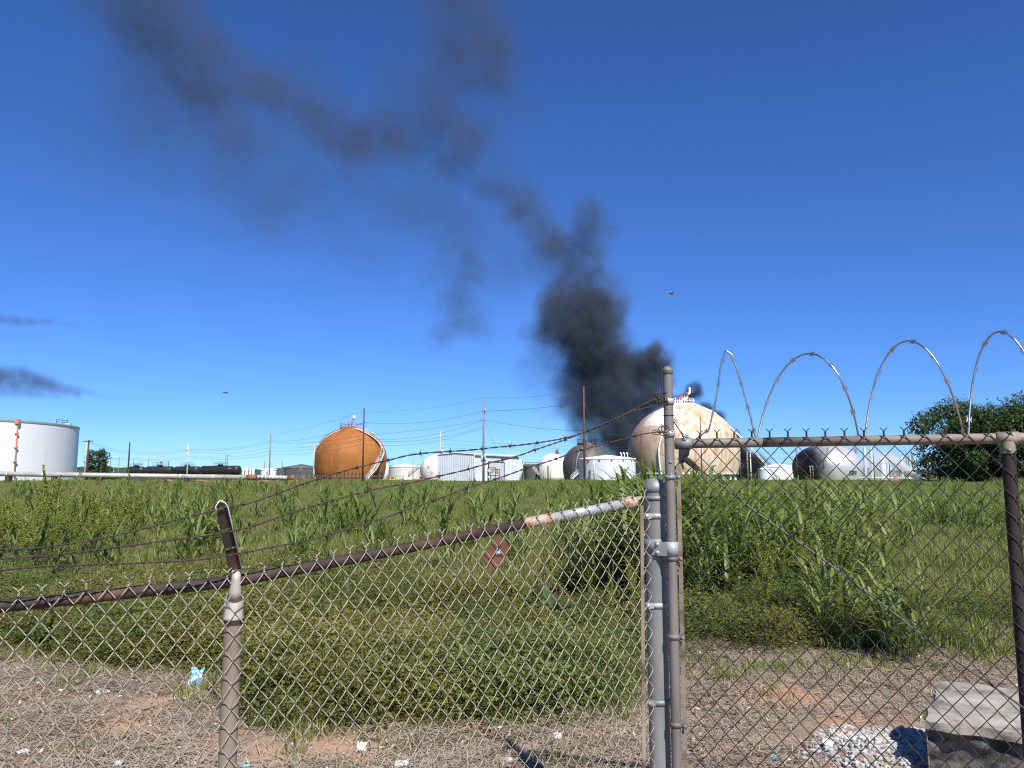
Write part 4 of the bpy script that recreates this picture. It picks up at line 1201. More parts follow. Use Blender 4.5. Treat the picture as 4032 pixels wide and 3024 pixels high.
def hang_pickets(root, p_of_s, d, s0, s1, w, dz, n, slope_of, wire_r, mat, first=0, jit=0.0):
    rz_ = math.atan2(d.y, d.x)
    cache = {}
    k_ = first
    s = s0
    o0 = Vector(root['_o'])
    while s < s1:
        sl = slope_of(s + w / 2)
        key = (k_ % 2, round(sl, 4))
        if key not in cache: cache[key] = picket_mesh('mesh_wire', w, dz, n, sl, (k_ + 1) % 2, wire_r, mat, True)
        o_ = bpy.data.objects.new('mesh_wire', cache[key])
        COL.objects.link(o_)
        o_.parent = root
        q = p_of_s(s)
        bow = 0.006 * math.sin(s * 3.1 + 0.7) + 0.004 * math.sin(s * 7.3)
        o_.location = (q.x - o0.x, q.y - o0.y, q.z - o0.z + random.uniform(-jit, jit) + 0.5 * bow)
        o_.rotation_euler = (random.uniform(-jit, jit) * 0.5, 0, rz_)
        s += w; k_ += 1

# --- left fence
PM_ = fp(930, 2292)                                   # rail line at the line post
PL_ = fp(0, 2388); PR_ = fp(2535, 1972)
def s_of(p): return (flat(p) - flat(FA)).dot(fd)
sM = s_of(PM_)
slL = (PM_.z - PL_.z) / (sM - s_of(PL_))
slR = (PR_.z - PM_.z) / (s_of(PR_) - sM)
def rail_z(s): return PM_.z + (s - sM) * (slL if s < sM else slR)
def f_at(s, off=0.0, dz=0.0): 
    q = flat(FA) + fd * s + fn * off
    return Vector((q.x, q.y, rail_z(s) + dz))
lp_base = f_at(sM, -0.033)
fence = thing('chain_link_fence', 'weathered chain link fence with a rusty top rail and pale mesh, left of the gate', 'fence', (lp_base.x, lp_base.y, gz(lp_base.x, lp_base.y)))
s_end = s_of(PR_)
RW = 0.0277
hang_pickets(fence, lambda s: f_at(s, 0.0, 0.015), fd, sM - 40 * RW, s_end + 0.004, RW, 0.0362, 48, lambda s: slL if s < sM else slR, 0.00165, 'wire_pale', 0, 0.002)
# rails
sA = s_of(fp(2085, 2060)); sB = s_of(fp(2190, 2040)); sC = s_of(fp(2490, 1980))
MB().tube([f_at(sM - 1.15, -0.026), f_at(sM - 0.5, -0.026, -0.003), f_at(sM, -0.026), f_at((sM + sA) / 2, -0.026, -0.004), f_at(sA, -0.026)], 0.0185, 16).build('top_rail', 'rust', fence)
MB().tube([f_at(sA - 0.012, -0.026), f_at(sA + 0.004, -0.026), f_at(sA + 0.006, -0.026), f_at(sB - 0.01, -0.026), f_at(sB, -0.026)], [0.0200, 0.0200, 0.0215, 0.0212, 0.0200], 16).build('rail_sleeve', 'rust_cream', fence)
MB().tube([f_at(sB, -0.026), f_at(sC, -0.026)], 0.0195, 16).build('top_rail', 'galv_light', fence)
MB().tube([f_at(sC - 0.03, -0.026), f_at(sC - 0.028, -0.026), f_at(sC + 0.02, -0.027), f_at(sC + 0.032, -0.03)], [0.021, 0.0255, 0.0265, 0.021], 16).build('rail_end_cup', 'rust_cream', fence)
MB().beam(f_at(sC + 0.02, -0.03, 0.004), f_at(sC + 0.075, -0.04, 0.012), 0.03, 0.004).build('rail_end_band', 'rust_cream', fence)
# line post with its loop cap and barbed wire arm
zt = rail_z(sM)
c = flat(f_at(sM, -0.033))
post = MB().lathe([(0.0278, -0.2), (0.0278, zt - 0.10)], c, 24).build('line_post', 'post_tan', fence)
MB().lathe([(0.0285, zt - 0.120), (0.0310, zt - 0.119), (0.0315, zt - 0.112), (0.0295, zt - 0.106), (0.0300, zt - 0.085), (0.0290, zt - 0.062), (0.0262, zt - 0.050), (0.022, zt - 0.036), (0.0, zt - 0.030)], c, 24).build('loop_cap', 'cap_white', fence)
MB().tube([c + Vector((0, 0, zt - 0.055)) + fn * 0.006, c + Vector((0, 0, zt - 0.025)) + fn * 0.022, c + Vector((0, 0, zt + 0.005)) + fn * 0.0275, c + Vector((0, 0, zt + 0.036)) + fn * 0.026], [0.0255, 0.0185, 0.0140, 0.0135], 18).build('cap_neck', 'cap_white', fence)
MB().lathe([(0.0285, zt - 0.135), (0.0288, zt - 0.134), (0.0288, zt - 0.1205)], c, 24).build('collar', 'rust', fence)
b0 = Vector((c.x, c.y, zt + 0.028)) + fn * 0.026; b1 = at(871, 1990, 2.36)
ax = (b1 - b0).normalized(); La = (b1 - b0).length
side = ax.cross(Vector((0.35, -0.94, 0)).normalized()).normalized()
if side.x < 0: side = -side
face = side.cross(ax).normalized()
if face.y > 0: face = -face                           # looks at the camera, slightly down
arm = MB(); rim = MB()
wd, dp = 0.0145, 0.015
slots = [(0.055, 0.082), (0.37, 0.395), (0.655, 0.68)]
cuts = [0.0]
for a_, b_ in [(1 - x1, 1 - x0) for x0, x1 in reversed(slots)]: cuts += [a_, b_]
cuts.append(1.0)
def ap(t_, sx, fz): return b0 + ax * (La * t_) + side * (sx * wd * (1.0 + 0.12 * (1 - t_))) + face * fz
for i in range(0, len(cuts) - 1, 2):
    t0, t1 = cuts[i], cuts[i + 1]
    arm.add([ap(t0, -1, -dp), ap(t0, 1, -dp), ap(t1, 1, -dp), ap(t1, -1, -dp), ap(t0, -1, -dp - 0.002), ap(t0, 1, -dp - 0.002), ap(t1, 1, -dp - 0.002), ap(t1, -1, -dp - 0.002)],
            [(0, 1, 2, 3), (7, 6, 5, 4), (0, 4, 5, 1), (1, 5, 6, 2), (2, 6, 7, 3), (3, 7, 4, 0)])
for sx in (-1, 1):
    arm.add([ap(0, sx, -dp), ap(1, sx, -dp), ap(1, sx * 1.08, 0.0), ap(0, sx * 1.08, 0.0), ap(0, sx * 1.13, -dp), ap(1, sx * 1.13, -dp), ap(1, sx * 1.20, 0.0), ap(0, sx * 1.20, 0.0)],
            [(0, 1, 2, 3), (7, 6, 5, 4), (0, 4, 5, 1), (1, 5, 6, 2), (2, 6, 7, 3), (3, 7, 4, 0)])
am = arm.build('barb_arm', 'arm', fence)
rim.tube([ap(0.02, 1.18, 0.001), ap(0.97, 1.18, 0.001), ap(1.005, 0.95, -0.002), ap(1.03, 0.4, -dp * 0.7), ap(1.035, 0, -dp), ap(1.03, -0.4, -dp * 0.7), ap(1.0, -1.1, -0.001), ap(0.9, -1.18, 0.001)], 0.0019, 6)
rim.build('arm_rim', 'edge_white', am)
# terminal post
T0 = at(2578, 1960, 3.28)
ztp = at(2578, 1884, 3.24).z
tr_ = 0.0425
tp = MB().lathe([(tr_, -0.2), (tr_, ztp - 0.055)], (T0.x, T0.y, 0), 40).build('terminal_post', 'galv', fence)
MB().lathe([(tr_ + 0.001, ztp - 0.056), (tr_ + 0.0035, ztp - 0.055), (tr_ + 0.0035, ztp - 0.034), (tr_ + 0.001, ztp - 0.030), (tr_ * 0.93, ztp - 0.020), (tr_ * 0.72, ztp - 0.007), (tr_ * 0.4, ztp - 0.001), (0, ztp)], (T0.x, T0.y, 0), 40).build('dome_cap', 'galv', fence)
def band(cx, cyy, r, z, h_, mat, root, tail=None, bolt=True, nm='tension_band'):
    """Steel strap round a post with a bolted tail pointing along tail."""
    mb_ = MB().lathe([(r, z - h_ / 2), (r + 0.0035, z - h_ / 2), (r + 0.0035, z + h_ / 2), (r, z + h_ / 2)], (cx, cyy, 0), 32)
    if tail:
        d_, L_ = tail
        n_ = Vector((d_.y, -d_.x, 0)); n_ = n_ if n_.y < 0 else -n_
        q0 = Vector((cx, cyy, z)) + n_ * (r * 0.75)
        q1 = Vector((cx, cyy, z)) + d_ * (r + L_) + n_ * 0.012
        mb_.beam(q0 + d_ * r * 0.55 + n_ * 0.004, q1, h_, 0.004) if False else None
        a_ = math.atan2(d_.y, d_.x)
        p_ = [Vector((cx, cyy, z)) + d_ * (r * 0.62) + n_ * (r * 0.80), Vector((cx, cyy, z)) + d_ * (r * 1.05) + n_ * (r * 0.52), q1]
        for i in range(2):
            A_, B_ = p_[i], p_[i + 1]
            up = Vector((0, 0, h_ / 2))
            mb_.add([A_ - up, B_ - up, B_ + up, A_ + up, A_ - up - n_ * 0.003, B_ - up - n_ * 0.003, B_ + up - n_ * 0.003, A_ + up - n_ * 0.003], [(0, 1, 2, 3), (7, 6, 5, 4), (0, 4, 5, 1), (1, 5, 6, 2), (2, 6, 7, 3), (3, 7, 4, 0)])
    o_ = mb_.build(nm, mat, root)
    if tail and bolt:
        bc = q1 - d_ * 0.008 + n_ * 0.003
        prof = [(0.0085, 0), (0.0085, 0.002), (0.006, 0.006), (0, 0.0075)]
        M3 = Vector((0, 0, 1)).rotation_difference(n_).to_matrix()
        MB().lathe(prof, bc, 12, True, M3=M3).build('bolt', mat, o_)
    return o_
for py, mt, tl in ((1962, 'galv', None), (2032, 'galv_light', (-fd, 0.018)), (2386, 'galv_light', (-fd, 0.022)), (2770, 'galv', (-fd, 0.024))):
    band(T0.x, T0.y, tr_, at(2578, py, 3.24).z, 0.021 if tl else 0.017, mt, fence, tl, True, 'tension_band' if tl else 'brace_band')
tb0, tb1 = fp(2527, 1990, 0.004), fp(2536, 3060, 0.004)
MB().beam(tb0, tb1 + (tb1 - tb0) * 0.2, 0.0025, 0.0165).build('tension_bar', 'rail_tan', fence)

# rust red plate wired behind the mesh
pc = fp(1955, 2178, -0.014)
pl = thing('rust_plate', 'small square red rust plate hung on its corner behind the fence mesh', 'metal plate', pc)
cn = [fp(px, py, -0.014) for px, py in ((1966, 2104), (2014, 2162), (1944, 2252), (1897, 2194))]
MB().add(cn + [q - fn * 0.004 for q in cn], [(3, 2, 1, 0), (4, 5, 6, 7), (0, 1, 5, 4), (1, 2, 6, 5), (2, 3, 7, 6), (3, 0, 4, 7)]).build('plate', 'rust_red', pl)
M3 = Vector((0, 0, 1)).rotation_difference(fn).to_matrix()
bo = MB().lathe([(0.013, 0.0005), (0.013, 0.003), (0.007, 0.0035), (0.007, 0.009), (0, 0.010)], fp(1962, 2176, -0.014), 12, M3=M3).build('bolt', 'galv_light', pl)
MB().tube([fp(1962, 2170, -0.006), fp(1964, 2150, 0.004), fp(1968, 2140, 0.004)], 0.0015, 5).build('tie_wire', 'steel_dark', pl)

# --- gate
def g_at(l, off=0.0, z=0.0):
    q = flat(GA) + gd * l + gn * off
    return Vector((q.x, q.y, z))
gl = lambda p: (flat(p) - flat(GA)).dot(gd)
G0 = at(2634, 1700, 3.2)
zr0 = gp(2700, 1747, -0.023).z; zr1 = gp(3940, 1726, -0.023).z
l0, l1 = gl(gp(2700, 1747)), gl(gp(3940, 1726))
gsl = (zr1 - zr0) / (l1 - l0)
def gz_rail(l): return zr0 + (l - l0) * gsl
gate = thing('chain_link_gate', 'chain link gate with dark mesh, tan top rail and a diagonal rod', 'gate', (G0.x, G0.y, 0))
GWd = 0.0341
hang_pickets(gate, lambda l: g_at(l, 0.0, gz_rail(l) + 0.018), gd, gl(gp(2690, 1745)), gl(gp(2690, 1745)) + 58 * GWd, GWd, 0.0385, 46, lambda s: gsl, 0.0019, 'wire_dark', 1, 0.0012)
lend = 2.05
MB().tube([g_at(0.0, -0.023, gz_rail(0.0)), g_at(0.05, -0.023, gz_rail(0.05)), g_at(0.35, -0.023, gz_rail(0.35))], 0.0195, 18).build('top_rail', 'galv_brown', gate)
MB().tube([g_at(0.35, -0.023, gz_rail(0.35)), g_at(0.9, -0.023, gz_rail(0.9)), g_at(1.16, -0.023, gz_rail(1.16)), g_at(lend, -0.023, gz_rail(lend))], 0.0193, 18).build('top_rail', 'rail_tan', gate)
mb = MB()
mb.tube([g_at(0.0, -0.023, gz_rail(0)), g_at(0.07, -0.023, gz_rail(0.07))], [0.0235, 0.0225], 16)
mb.build('corner_elbow', 'galv', gate)
# uprights
zgt = at(2630, 1441, 3.2).z
gr_ = 0.0200
MB().lathe([(gr_, 0.06), (gr_, zgt - 0.022)], (G0.x, G0.y, 0), 28).build('upright', 'galv_brown', gate)
MB().lathe([(gr_ + 0.001, zgt - 0.035), (gr_ + 0.003, zgt - 0.034), (gr_ + 0.003, zgt - 0.021), (gr_ + 0.004, zgt - 0.019), (gr_ * 0.95, zgt - 0.012), (gr_ * 0.55, zgt - 0.003), (0, zgt)], (G0.x, G0.y, 0), 24).build('dome_cap', 'galv_brown', gate)
l2 = gl(gp(3985, 1900))
U = g_at(l2, -0.026)
MB().lathe([(0.0225, 0.06), (0.0225, gz_rail(l2) - 0.02)], (U.x, U.y, 0), 28).build('upright', 'rust_dark', gate)
mb = MB().tube([g_at(l2 - 0.035, -0.023, gz_rail(l2 - 0.035)), g_at(l2 + 0.035, -0.023, gz_rail(l2 + 0.035))], 0.0235, 16)
mb.lathe([(0.0255, gz_rail(l2) - 0.055), (0.0255, gz_rail(l2) - 0.012)], (U.x, U.y, 0), 24)
tee = mb.build('tee_joint', 'rail_tan', gate)
M3g = Vector((0, 0, 1)).rotation_difference(gn).to_matrix()
MB().lathe([(0.007, 0), (0.007, 0.002), (0.004, 0.005), (0, 0.006)], Vector((U.x, U.y, gz_rail(l2) - 0.043)) + gn * 0.025, 12, M3=M3g).build('rivet', 'galv', tee)
for py in (1820, 1868):
    z = at(2638, py, 3.18).z
    MB().lathe([(0.0065, 0), (0.0065, 0.002), (0.004, 0.005), (0, 0.006)], Vector((G0.x, G0.y, z)) + Vector((-0.004, -1, 0)) * (gr_ - 0.001), 12, M3=Vector((0, 0, 1)).rotation_difference(Vector((0, -1, 0))).to_matrix()).build('rivet', 'galv', gate)
for py, mt, nm in ((1581, 'galv_light', 'barb_band'), (1708, 'galv_light', 'barb_band')):
    band(G0.x, G0.y, gr_, at(2630, py, 3.2).z, 0.027, mt, gate, None, False, nm)
MB().lathe([(gr_, 0), (gr_ + 0.002, 0.0005), (gr_ + 0.002, 0.0035), (gr_, 0.004)], (G0.x, G0.y, at(2630, 1638, 3.2).z), 24).build('wire_ring', 'steel_dark', gate)
for py, mt in ((1879, 'galv'), (2200, 'galv_brown'), (2511, 'galv_brown'), (2858, 'galv_brown')):
    band(G0.x, G0.y, gr_, at(2645, py, 3.18).z, 0.018, mt, gate, (gd, 0.026), True)
t0, t1 = gp(2671, 1830, -0.002), gp(2699, 3060, -0.002)
MB().beam(t0, t1 + (t1 - t0) * 0.2, 0.004, 0.017).build('tension_bar', 'rail_tan', gate)
# gusset and diagonal truss rod
ga0, ga1, ga2 = gp(2672, 1765, -0.012), gp(2715, 1768, -0.012), gp(2680, 1822, -0.012)
MB().add([ga0, ga1, gp(2712, 1792, -0.012), gp(2690, 1824, -0.012), gp(2672, 1826, -0.012)] + [q - gn * 0.006 for q in (ga0, ga1, gp(2712, 1792, -0.012), gp(2690, 1824, -0.012), gp(2672, 1826, -0.012))],
         [(4, 3, 2, 1, 0), (5, 6, 7, 8, 9), (0, 1, 6, 5), (1, 2, 7, 6), (2, 3, 8, 7), (3, 4, 9, 8), (4, 0, 5, 9)]).build('gusset', 'steel_dark', gate)
MB().beam(gp(2688, 1800, -0.01), gp(2750, 1850, -0.01), 0.006, 0.022).build('rod_strap', 'steel_dark', gate)
rod = [gp(x, y, -0.008) for x, y in ((2735, 1838), (2796, 1876), (3000, 2033), (3240, 2201), (3484, 2386), (3708, 2564), (3867, 2673), (3976, 2748), (4120, 2852))]
MB().tube(rod, 0.0036, 8).build('truss_rod', 'rod_dark', gate)

# hinge joining terminal post and gate
hz = at(2590, 2152, 3.2).z
hg = thing('gate_hinge', 'wide galvanised hinge strap clamping the gate post to the fat terminal post', 'hinge', (T0.x, T0.y, hz))
mb = MB().lathe([(tr_ + 0.001, hz - 0.026), (tr_ + 0.005, hz - 0.026), (tr_ + 0.005, hz + 0.026), (tr_ + 0.001, hz + 0.026)], (T0.x, T0.y, 0), 36)
mb.build('terminal_clamp', 'galv', hg)
hz2 = hz - 0.008
mb = MB().lathe([(gr_ + 0.001, hz2 - 0.031), (gr_ + 0.0055, hz2 - 0.031), (gr_ + 0.0055, hz2 + 0.027), (gr_ + 0.001, hz2 + 0.027)], (G0.x, G0.y, 0), 28)
d_ = flat(T0 - G0); L_ = d_.length; d_.normalize()
n_ = Vector((d_.y, -d_.x, 0)); n_ = n_ if n_.y < 0 else -n_
q0 = flat(G0) + n_ * (gr_ + 0.003); q1 = flat(G0) + d_ * (L_ - tr_ * 0.45) + n_ * (tr_ * 0.9)
mb.beam(q0 + Vector((0, 0, hz2 - 0.002)), q1 + Vector((0, 0, hz2 - 0.002)), 0.004, 0.056)
mb.build('gate_clamp', 'galv_light', hg)
mm = (q0 + q1) / 2 + n_ * 0.002 + d_ * 0.010
M3h = Vector((0, 0, 1)).rotation_difference(n_).to_matrix()
for dz in (-0.018, 0.016):
    MB().lathe([(0.009, 0), (0.009, 0.003), (0.006, 0.008), (0, 0.010)], mm + Vector((0, 0, hz2 + dz)), 14, M3=M3h).build('bolt', 'galv_light', hg)
for z in (at(2650, 2196, 3.2).z,):
    pass

# --- barbed wire strands
def inv_y(px, stops):
    xs_ = [a for a, b_ in stops]; iy = [1 / b_ for a, b_ in stops]
    return 1 / float(np.interp(px, xs_, iy))
barb_me = None
def barb_mesh():
    mb_ = MB()
    for sx in (-1, 1):
        ring = [(sx * 0.0022 + 0.0006 * (k_ / 8), 0.0042 * math.cos(k_ * 0.8), 0.0042 * math.sin(k_ * 0.8)) for k_ in range(17)]
        mb_.tube(ring, 0.0012, 5)
        for a_ in (0.6, 0.6 + math.pi):
            a_ += sx * 0.75
            dr = Vector((sx * 0.35, math.cos(a_), math.sin(a_)))
            mb_.tube([Vector((sx * 0.002, 0, 0)) + Vector((0, math.cos(a_), math.sin(a_))) * 0.003, dr * 0.009, dr * 0.0155], [0.0013, 0.0012, 0.0004], 5)
    me_ = bpy.data.meshes.new('barb')
    me_.from_pydata(mb_.v, [], mb_.f)
    me_.polygons.foreach_set('use_smooth', mb_.sm)
    me_.materials.append(M['barb'])
    return me_
barb_me = barb_mesh()
def barbed(label, px_pts, stops, tangle):
    P = catmull([at(x, y, inv_y(x, stops)) for x, y in px_pts], 8)
    P = resample(P, 0.004)
    rt = thing('barbed_wire', label, 'barbed wire', P[0], 'rusty barbed wire strands above the fence')
    for ph in (0, math.pi):
        W_ = []
        for i, q in enumerate(P):
            T_ = (P[min(i + 1, len(P) - 1)] - P[max(i - 1, 0)]).normalized()
            N_ = (Vector((0, 0, 1)) - T_ * T_.z).normalized(); B_ = T_.cross(N_)
            a_ = ph + i * 0.004 / 0.042 * 2 * math.pi * (1 + 0.15 * math.sin(i * 0.01))
            W_.append(q + (N_ * math.cos(a_) + B_ * math.sin(a_)) * 0.0017)
        MB().tube(W_, 0.00165, 5).build('strand', 'barb', rt)
    step = int(0.127 / 0.004)
    i = random.randint(6, step)
    while i < len(P) - 8:
        T_ = (P[i + 1] - P[i - 1]).normalized()
        o_ = bpy.data.objects.new('barb', barb_me); COL.objects.link(o_); o_.parent = rt
        o_.location = P[i] - P[0]
        q = T_.to_track_quat('X', 'Z')
        from mathutils import Quaternion
        o_.rotation_mode = 'QUATERNION'
        o_.rotation_quaternion = q @ Quaternion((1, 0, 0), random.uniform(0, math.pi))
        i += step + random.randint(-4, 4)
    # the loose end wrapped round the gate post
    e = P[-1]
    for k_ in range(tangle):
        c_ = e + Vector((random.uniform(-0.035, 0.012), random.uniform(-0.012, 0.004), random.uniform(-0.012, 0.014)))
        rx, ry = random.uniform(0.008, 0.02), random.uniform(0.006, 0.014)
        a0 = random.uniform(0, 6)
        lp = [c_ + Vector((rx * math.cos(a0 + j * 0.6), 0.006 * math.sin(j * 1.3 + a0), ry * math.sin(a0 + j * 0.6))) for j in range(random.randint(8, 14))]
        lp.append(lp[-1] + Vector((random.uniform(-0.03, 0.02), -0.01, random.uniform(-0.02, 0.03))))
        MB().tube(lp, 0.0017, 5).build('loose_end', 'barb', rt)
    wr = [Vector((G0.x, G0.y, e.z)) + Vector((math.cos(a_) * (gr_ + 0.002), math.sin(a_) * (gr_ + 0.002), 0.0012 * i_)) for i_, a_ in enumerate(np.linspace(3.3, 10.5, 26))]
    MB().tube([e] + wr, 0.0016, 5).build('post_wrap', 'barb', rt)
ST = [(0, 2.08), (890, 2.385), (1500, 2.65), (2600, 3.17), (3000, 3.2)]
barbed('topmost rusty barbed wire strand running up to the top of the gate post',
       [(-120, 2170), (0, 2164), (108, 2161), (258, 2144), (425, 2115), (588, 2076), (737, 2036), (886, 2002), (1000, 1976), (1181, 1910), (1307, 1869), (1427, 1836), (1542, 1809), (1646, 1787), (1850, 1772), (1945, 1762), (2050, 1752), (2147, 1739), (2240, 1721), (2335, 1689), (2452, 1635), (2556, 1581), (2605, 1572)], ST, 9)
barbed('middle rusty barbed wire strand joining the topmost one at the gate post',
       [(-120, 2208), (0, 2201), (194, 2187), (350, 2169), (511, 2149), (674, 2126), (832, 2106), (981, 2076), (1120, 2028), (1249, 1988), (1371, 1954), (1497, 1922), (1613, 1902), (1710, 1879), (1827, 1852), (1913, 1827), (2029, 1798), (2122, 1766), (2215, 1735), (2300, 1702), (2416, 1652), (2488, 1621), (2583, 1597), (2612, 1588)],
       [(0, 2.08), (900, 2.40), (1500, 2.65), (2600, 3.165), (3000, 3.2)], 6)
barbed('lowest rusty barbed wire strand tied to the gate post below the others',
       [(-120, 2256), (0, 2246), (151, 2232), (325, 2225), (493, 2219), (651, 2212), (805, 2201), (949, 2178), (1085, 2152), (1221, 2126), (1355, 2086), (1481, 2051), (1594, 2010), (1712, 1970), (1814, 1931), (1911, 1900), (2011, 1866), (2095, 1836), (2183, 1809), (2273, 1777), (2362, 1753), (2436, 1734), (2520, 1712), (2579, 1703), (2612, 1702)],
       [(0, 2.08), (940, 2.425), (1500, 2.65), (2600, 3.165), (3000, 3.2)], 6)

# --- razor wire coil along the gate
rzr = thing('razor_wire', 'open coil of shiny razor wire arching along the top of the gate', 'razor wire', g_at(0.0, -0.02, gz_rail(0)))
anch = [(2652, 1655, -1), (2690, 1715, -1), (2735, 1733, 0), (2792, 1690, 1), (2822, 1560, 1), (2838, 1440, 1), (2858, 1379, 1), (2882, 1398, 1), (2915, 1495, 1), (2950, 1620, 1), (2976, 1728, 0)]
def gcoil(px, py, dep): return gp(px, py, -0.02 + dep)
path = [gcoil(x, y, 0.0) for x, y, k_ in anch]
apex = [(3187, 1392, 2980, 3384, 1728), (3578, 1342, 3404, 3800, 1724), (3938, 1305, 3812, 4150, 1720)]
for ax_, ay_, xl, xr, yb in apex:
    hgt = yb - ay_
    for k_ in range(0, 25):
        t_ = k_ / 24
        a_ = math.pi * (2 * t_ - 1)
        xc = xl + (xr - xl) * t_
        mid_ = (xl + xr) / 2
        x = mid_ + (xr - xl) / 2 * (a_ / math.pi + 0.27 * math.sin(a_)) / 1.0
        skew = (ax_ - mid_) * (0.5 + 0.5 * math.cos(a_))
        y = yb - hgt * (0.5 + 0.5 * math.cos(a_))
        path.append(gcoil(x + skew, y, 0.09 * math.sin(a_) * (0.5 + 0.5 * math.cos(a_ / 1.15)) ))
path.append(gcoil(4170, 1722, 0))
path = resample(path, 0.006)
def strip(P, w, th):
    mb_ = MB(); V_ = []; F_ = []
    for i, q in enumerate(P):
        T_ = (P[min(i + 1, len(P) - 1)] - P[max(i - 1, 0)]).normalized()
        N_ = (gn - T_ * gn.dot(T_)).normalized()
        B_ = T_.cross(N_)
        for k_ in range(8):
            a_ = 2 * math.pi * k_ / 8
            V_.append(q + B_ * (w * math.cos(a_)) + N_ * (th * math.sin(a_)))
    for i in range(len(P) - 1):
        for k_ in range(8): F_.append((i * 8 + k_, i * 8 + (k_ + 1) % 8, (i + 1) * 8 + (k_ + 1) % 8, (i + 1) * 8 + k_))
    return mb_.add(V_, F_, True)
strip(path, 0.0036, 0.0020).build('coil', 'razor', rzr)
mb = MB()
L2 = 0.0135
V_ = [(-L2, 0.0005, 0.0095), (-0.004, 0.0005, 0.003), (0.004, 0.0005, 0.003), (L2, 0.0005, 0.0095), (0.003, 0.0005, 0.0075), (-0.003, 0.0005, 0.0075)]
V_ += [(x, y, -z) for x, y, z in V_]
V_ += [(x, -y, z) for x, y, z in V_]
fs = [(0, 1, 5), (1, 2, 4, 5), (2, 3, 4), (6, 11, 7), (7, 11, 10, 8), (8, 10, 9)]
mb.add(V_, fs + [tuple(i + 12 for i in reversed(f_)) for f_ in fs])
rb = bpy.data.meshes.new('razor_barb'); rb.from_pydata(mb.v, [], mb.f); rb.materials.append(M['razor'])
cum = 0.045; nxt = 0.03
for i in range(1, len(path) - 2):
    cum += 0.006
    if cum >= nxt:
        nxt += 0.10
        T_ = (path[i + 1] - path[i - 1]).normalized()
        N_ = (gn - T_ * gn.dot(T_)).normalized(); B_ = T_.cross(N_).normalized()
        o_ = bpy.data.objects.new('razor_barb', rb); COL.objects.link(o_); o_.parent = rzr
        mtx = Matrix((T_, N_, B_)).transposed().to_4x4(); mtx.translation = path[i] - Vector(rzr['_o'])
        o_.matrix_local = mtx
# loose strip standing beside the post top
lp = catmull([at(2611, 1418, 3.17), at(2604, 1450, 3.17), at(2603, 1500, 3.17), at(2608, 1560, 3.17), at(2614, 1590, 3.17)], 6)
o_ = MB().tube(lp, 0.0028, 6).build('loose_wire', 'steel_dark', None, None, lp[-1])
tag(o_, 'dark bent wire end sticking up beside the top of the gate post', 'wire')

# --- broken concrete block
M['concrete'] = surf('weathered_concrete', (0.235, 0.21, 0.175), (0.36, 0.33, 0.285), 7, 0.9, 0.0, (0.13, 0.115, 0.098), 4, (0.46, 0.60), None, 0.7, 0.012, 9)
M['concrete_dark'] = surf('dark_broken_concrete', (0.06, 0.056, 0.05), (0.15, 0.14, 0.125), 9, 0.95, 0.0, (0.025, 0.024, 0.022), 11, (0.50, 0.58), None, 0.9, 0.03, 8)  # broken front face, darker than the rest of the block
bd_ = Vector((0.855, -0.518, 0)); bs_ = Vector((0.518, 0.855, 0))
B0 = at(3640, 2838, 4.07); ztop = 0.36
B0 = flat(B0)
zt_ = at(3640, 2838, 4.07).z
blk = thing('concrete_block', 'broken grey concrete block with a rough dark face, on the gravel behind the gate', 'concrete block', B0)
rg = np.random.default_rng(5)
nx_, ny_, nz_ = 30, 26, 14
def cob(u, v_, w_):
    """Rough block surface; u along the front, v into the depth, w height 0..1."""
    Lb, Db = 1.05, 1.0
    nz = 0.012 * math.sin(u * 23 + w_ * 9) + 0.010 * math.sin(u * 41 - w_ * 17 + 2) + 0.014 * math.sin(v_ * 19 + u * 7)
    p_ = B0 + bd_ * (u * Lb) + bs_ * (v_ * Db)
    if v_ < 1e-6 and w_ < 0.90:                    # undercut broken front
        q_ = math.sin(math.pi * min(1, w_ / 0.90)) ** 0.5
        bulge = 0.5 + 0.5 * math.sin(u * 17 + 1.2 * math.sin(w_ * 8)) * math.cos(w_ * 7 + u * 5)
        p_ += bs_ * (0.012 + 0.02 * (1 - w_) + 0.055 * q_ * bulge + nz)
    if v_ < 1e-6 and w_ >= 0.90: p_ += bs_ * (nz * 0.7)
    if u < 1e-6:
        notch = 0.075 if 0.42 < v_ < 0.60 and w_ > 0.4 else 0.0
        p_ += bd_ * (notch + 0.012 * math.sin(v_ * 14) + 0.02 * (v_ > 0.6))
    z = zt_ * w_ + (0.005 * math.sin(u * 6 + v_ * 7) + 0.003 * math.sin(v_ * 17 - u * 11)) * (w_ > 0.99) - (0.02 * max(0, v_ - 0.85) / 0.15 if w_ > 0.99 else 0)
    return Vector((p_.x, p_.y, z))
mb = MB()
def sheet(fn_, n1, n2):
    V_ = [fn_(i / n1, j / n2) for j in range(n2 + 1) for i in range(n1 + 1)]
    mb.add(V_, [(j * (n1 + 1) + i, j * (n1 + 1) + i + 1, (j + 1) * (n1 + 1) + i + 1, (j + 1) * (n1 + 1) + i) for j in range(n2) for i in range(n1)])
sheet(lambda a, b_: cob(0.0, 1 - a, b_), 30, 10)
sheet(lambda a, b_: cob(1.0, a, b_), 10, 6)
sheet(lambda a, b_: cob(1 - a, 1.0, b_), 10, 6)
sheet(lambda a, b_: cob(a, b_, 1.0), 40, 40)
mb.build('block', 'concrete', blk)
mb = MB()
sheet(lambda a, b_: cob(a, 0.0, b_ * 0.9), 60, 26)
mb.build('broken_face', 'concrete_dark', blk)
mb = MB()
sheet(lambda a, b_: cob(a, 0.0, 0.9 + b_ * 0.1), 48, 3)
mb.build('front_edge', 'concrete', blk)
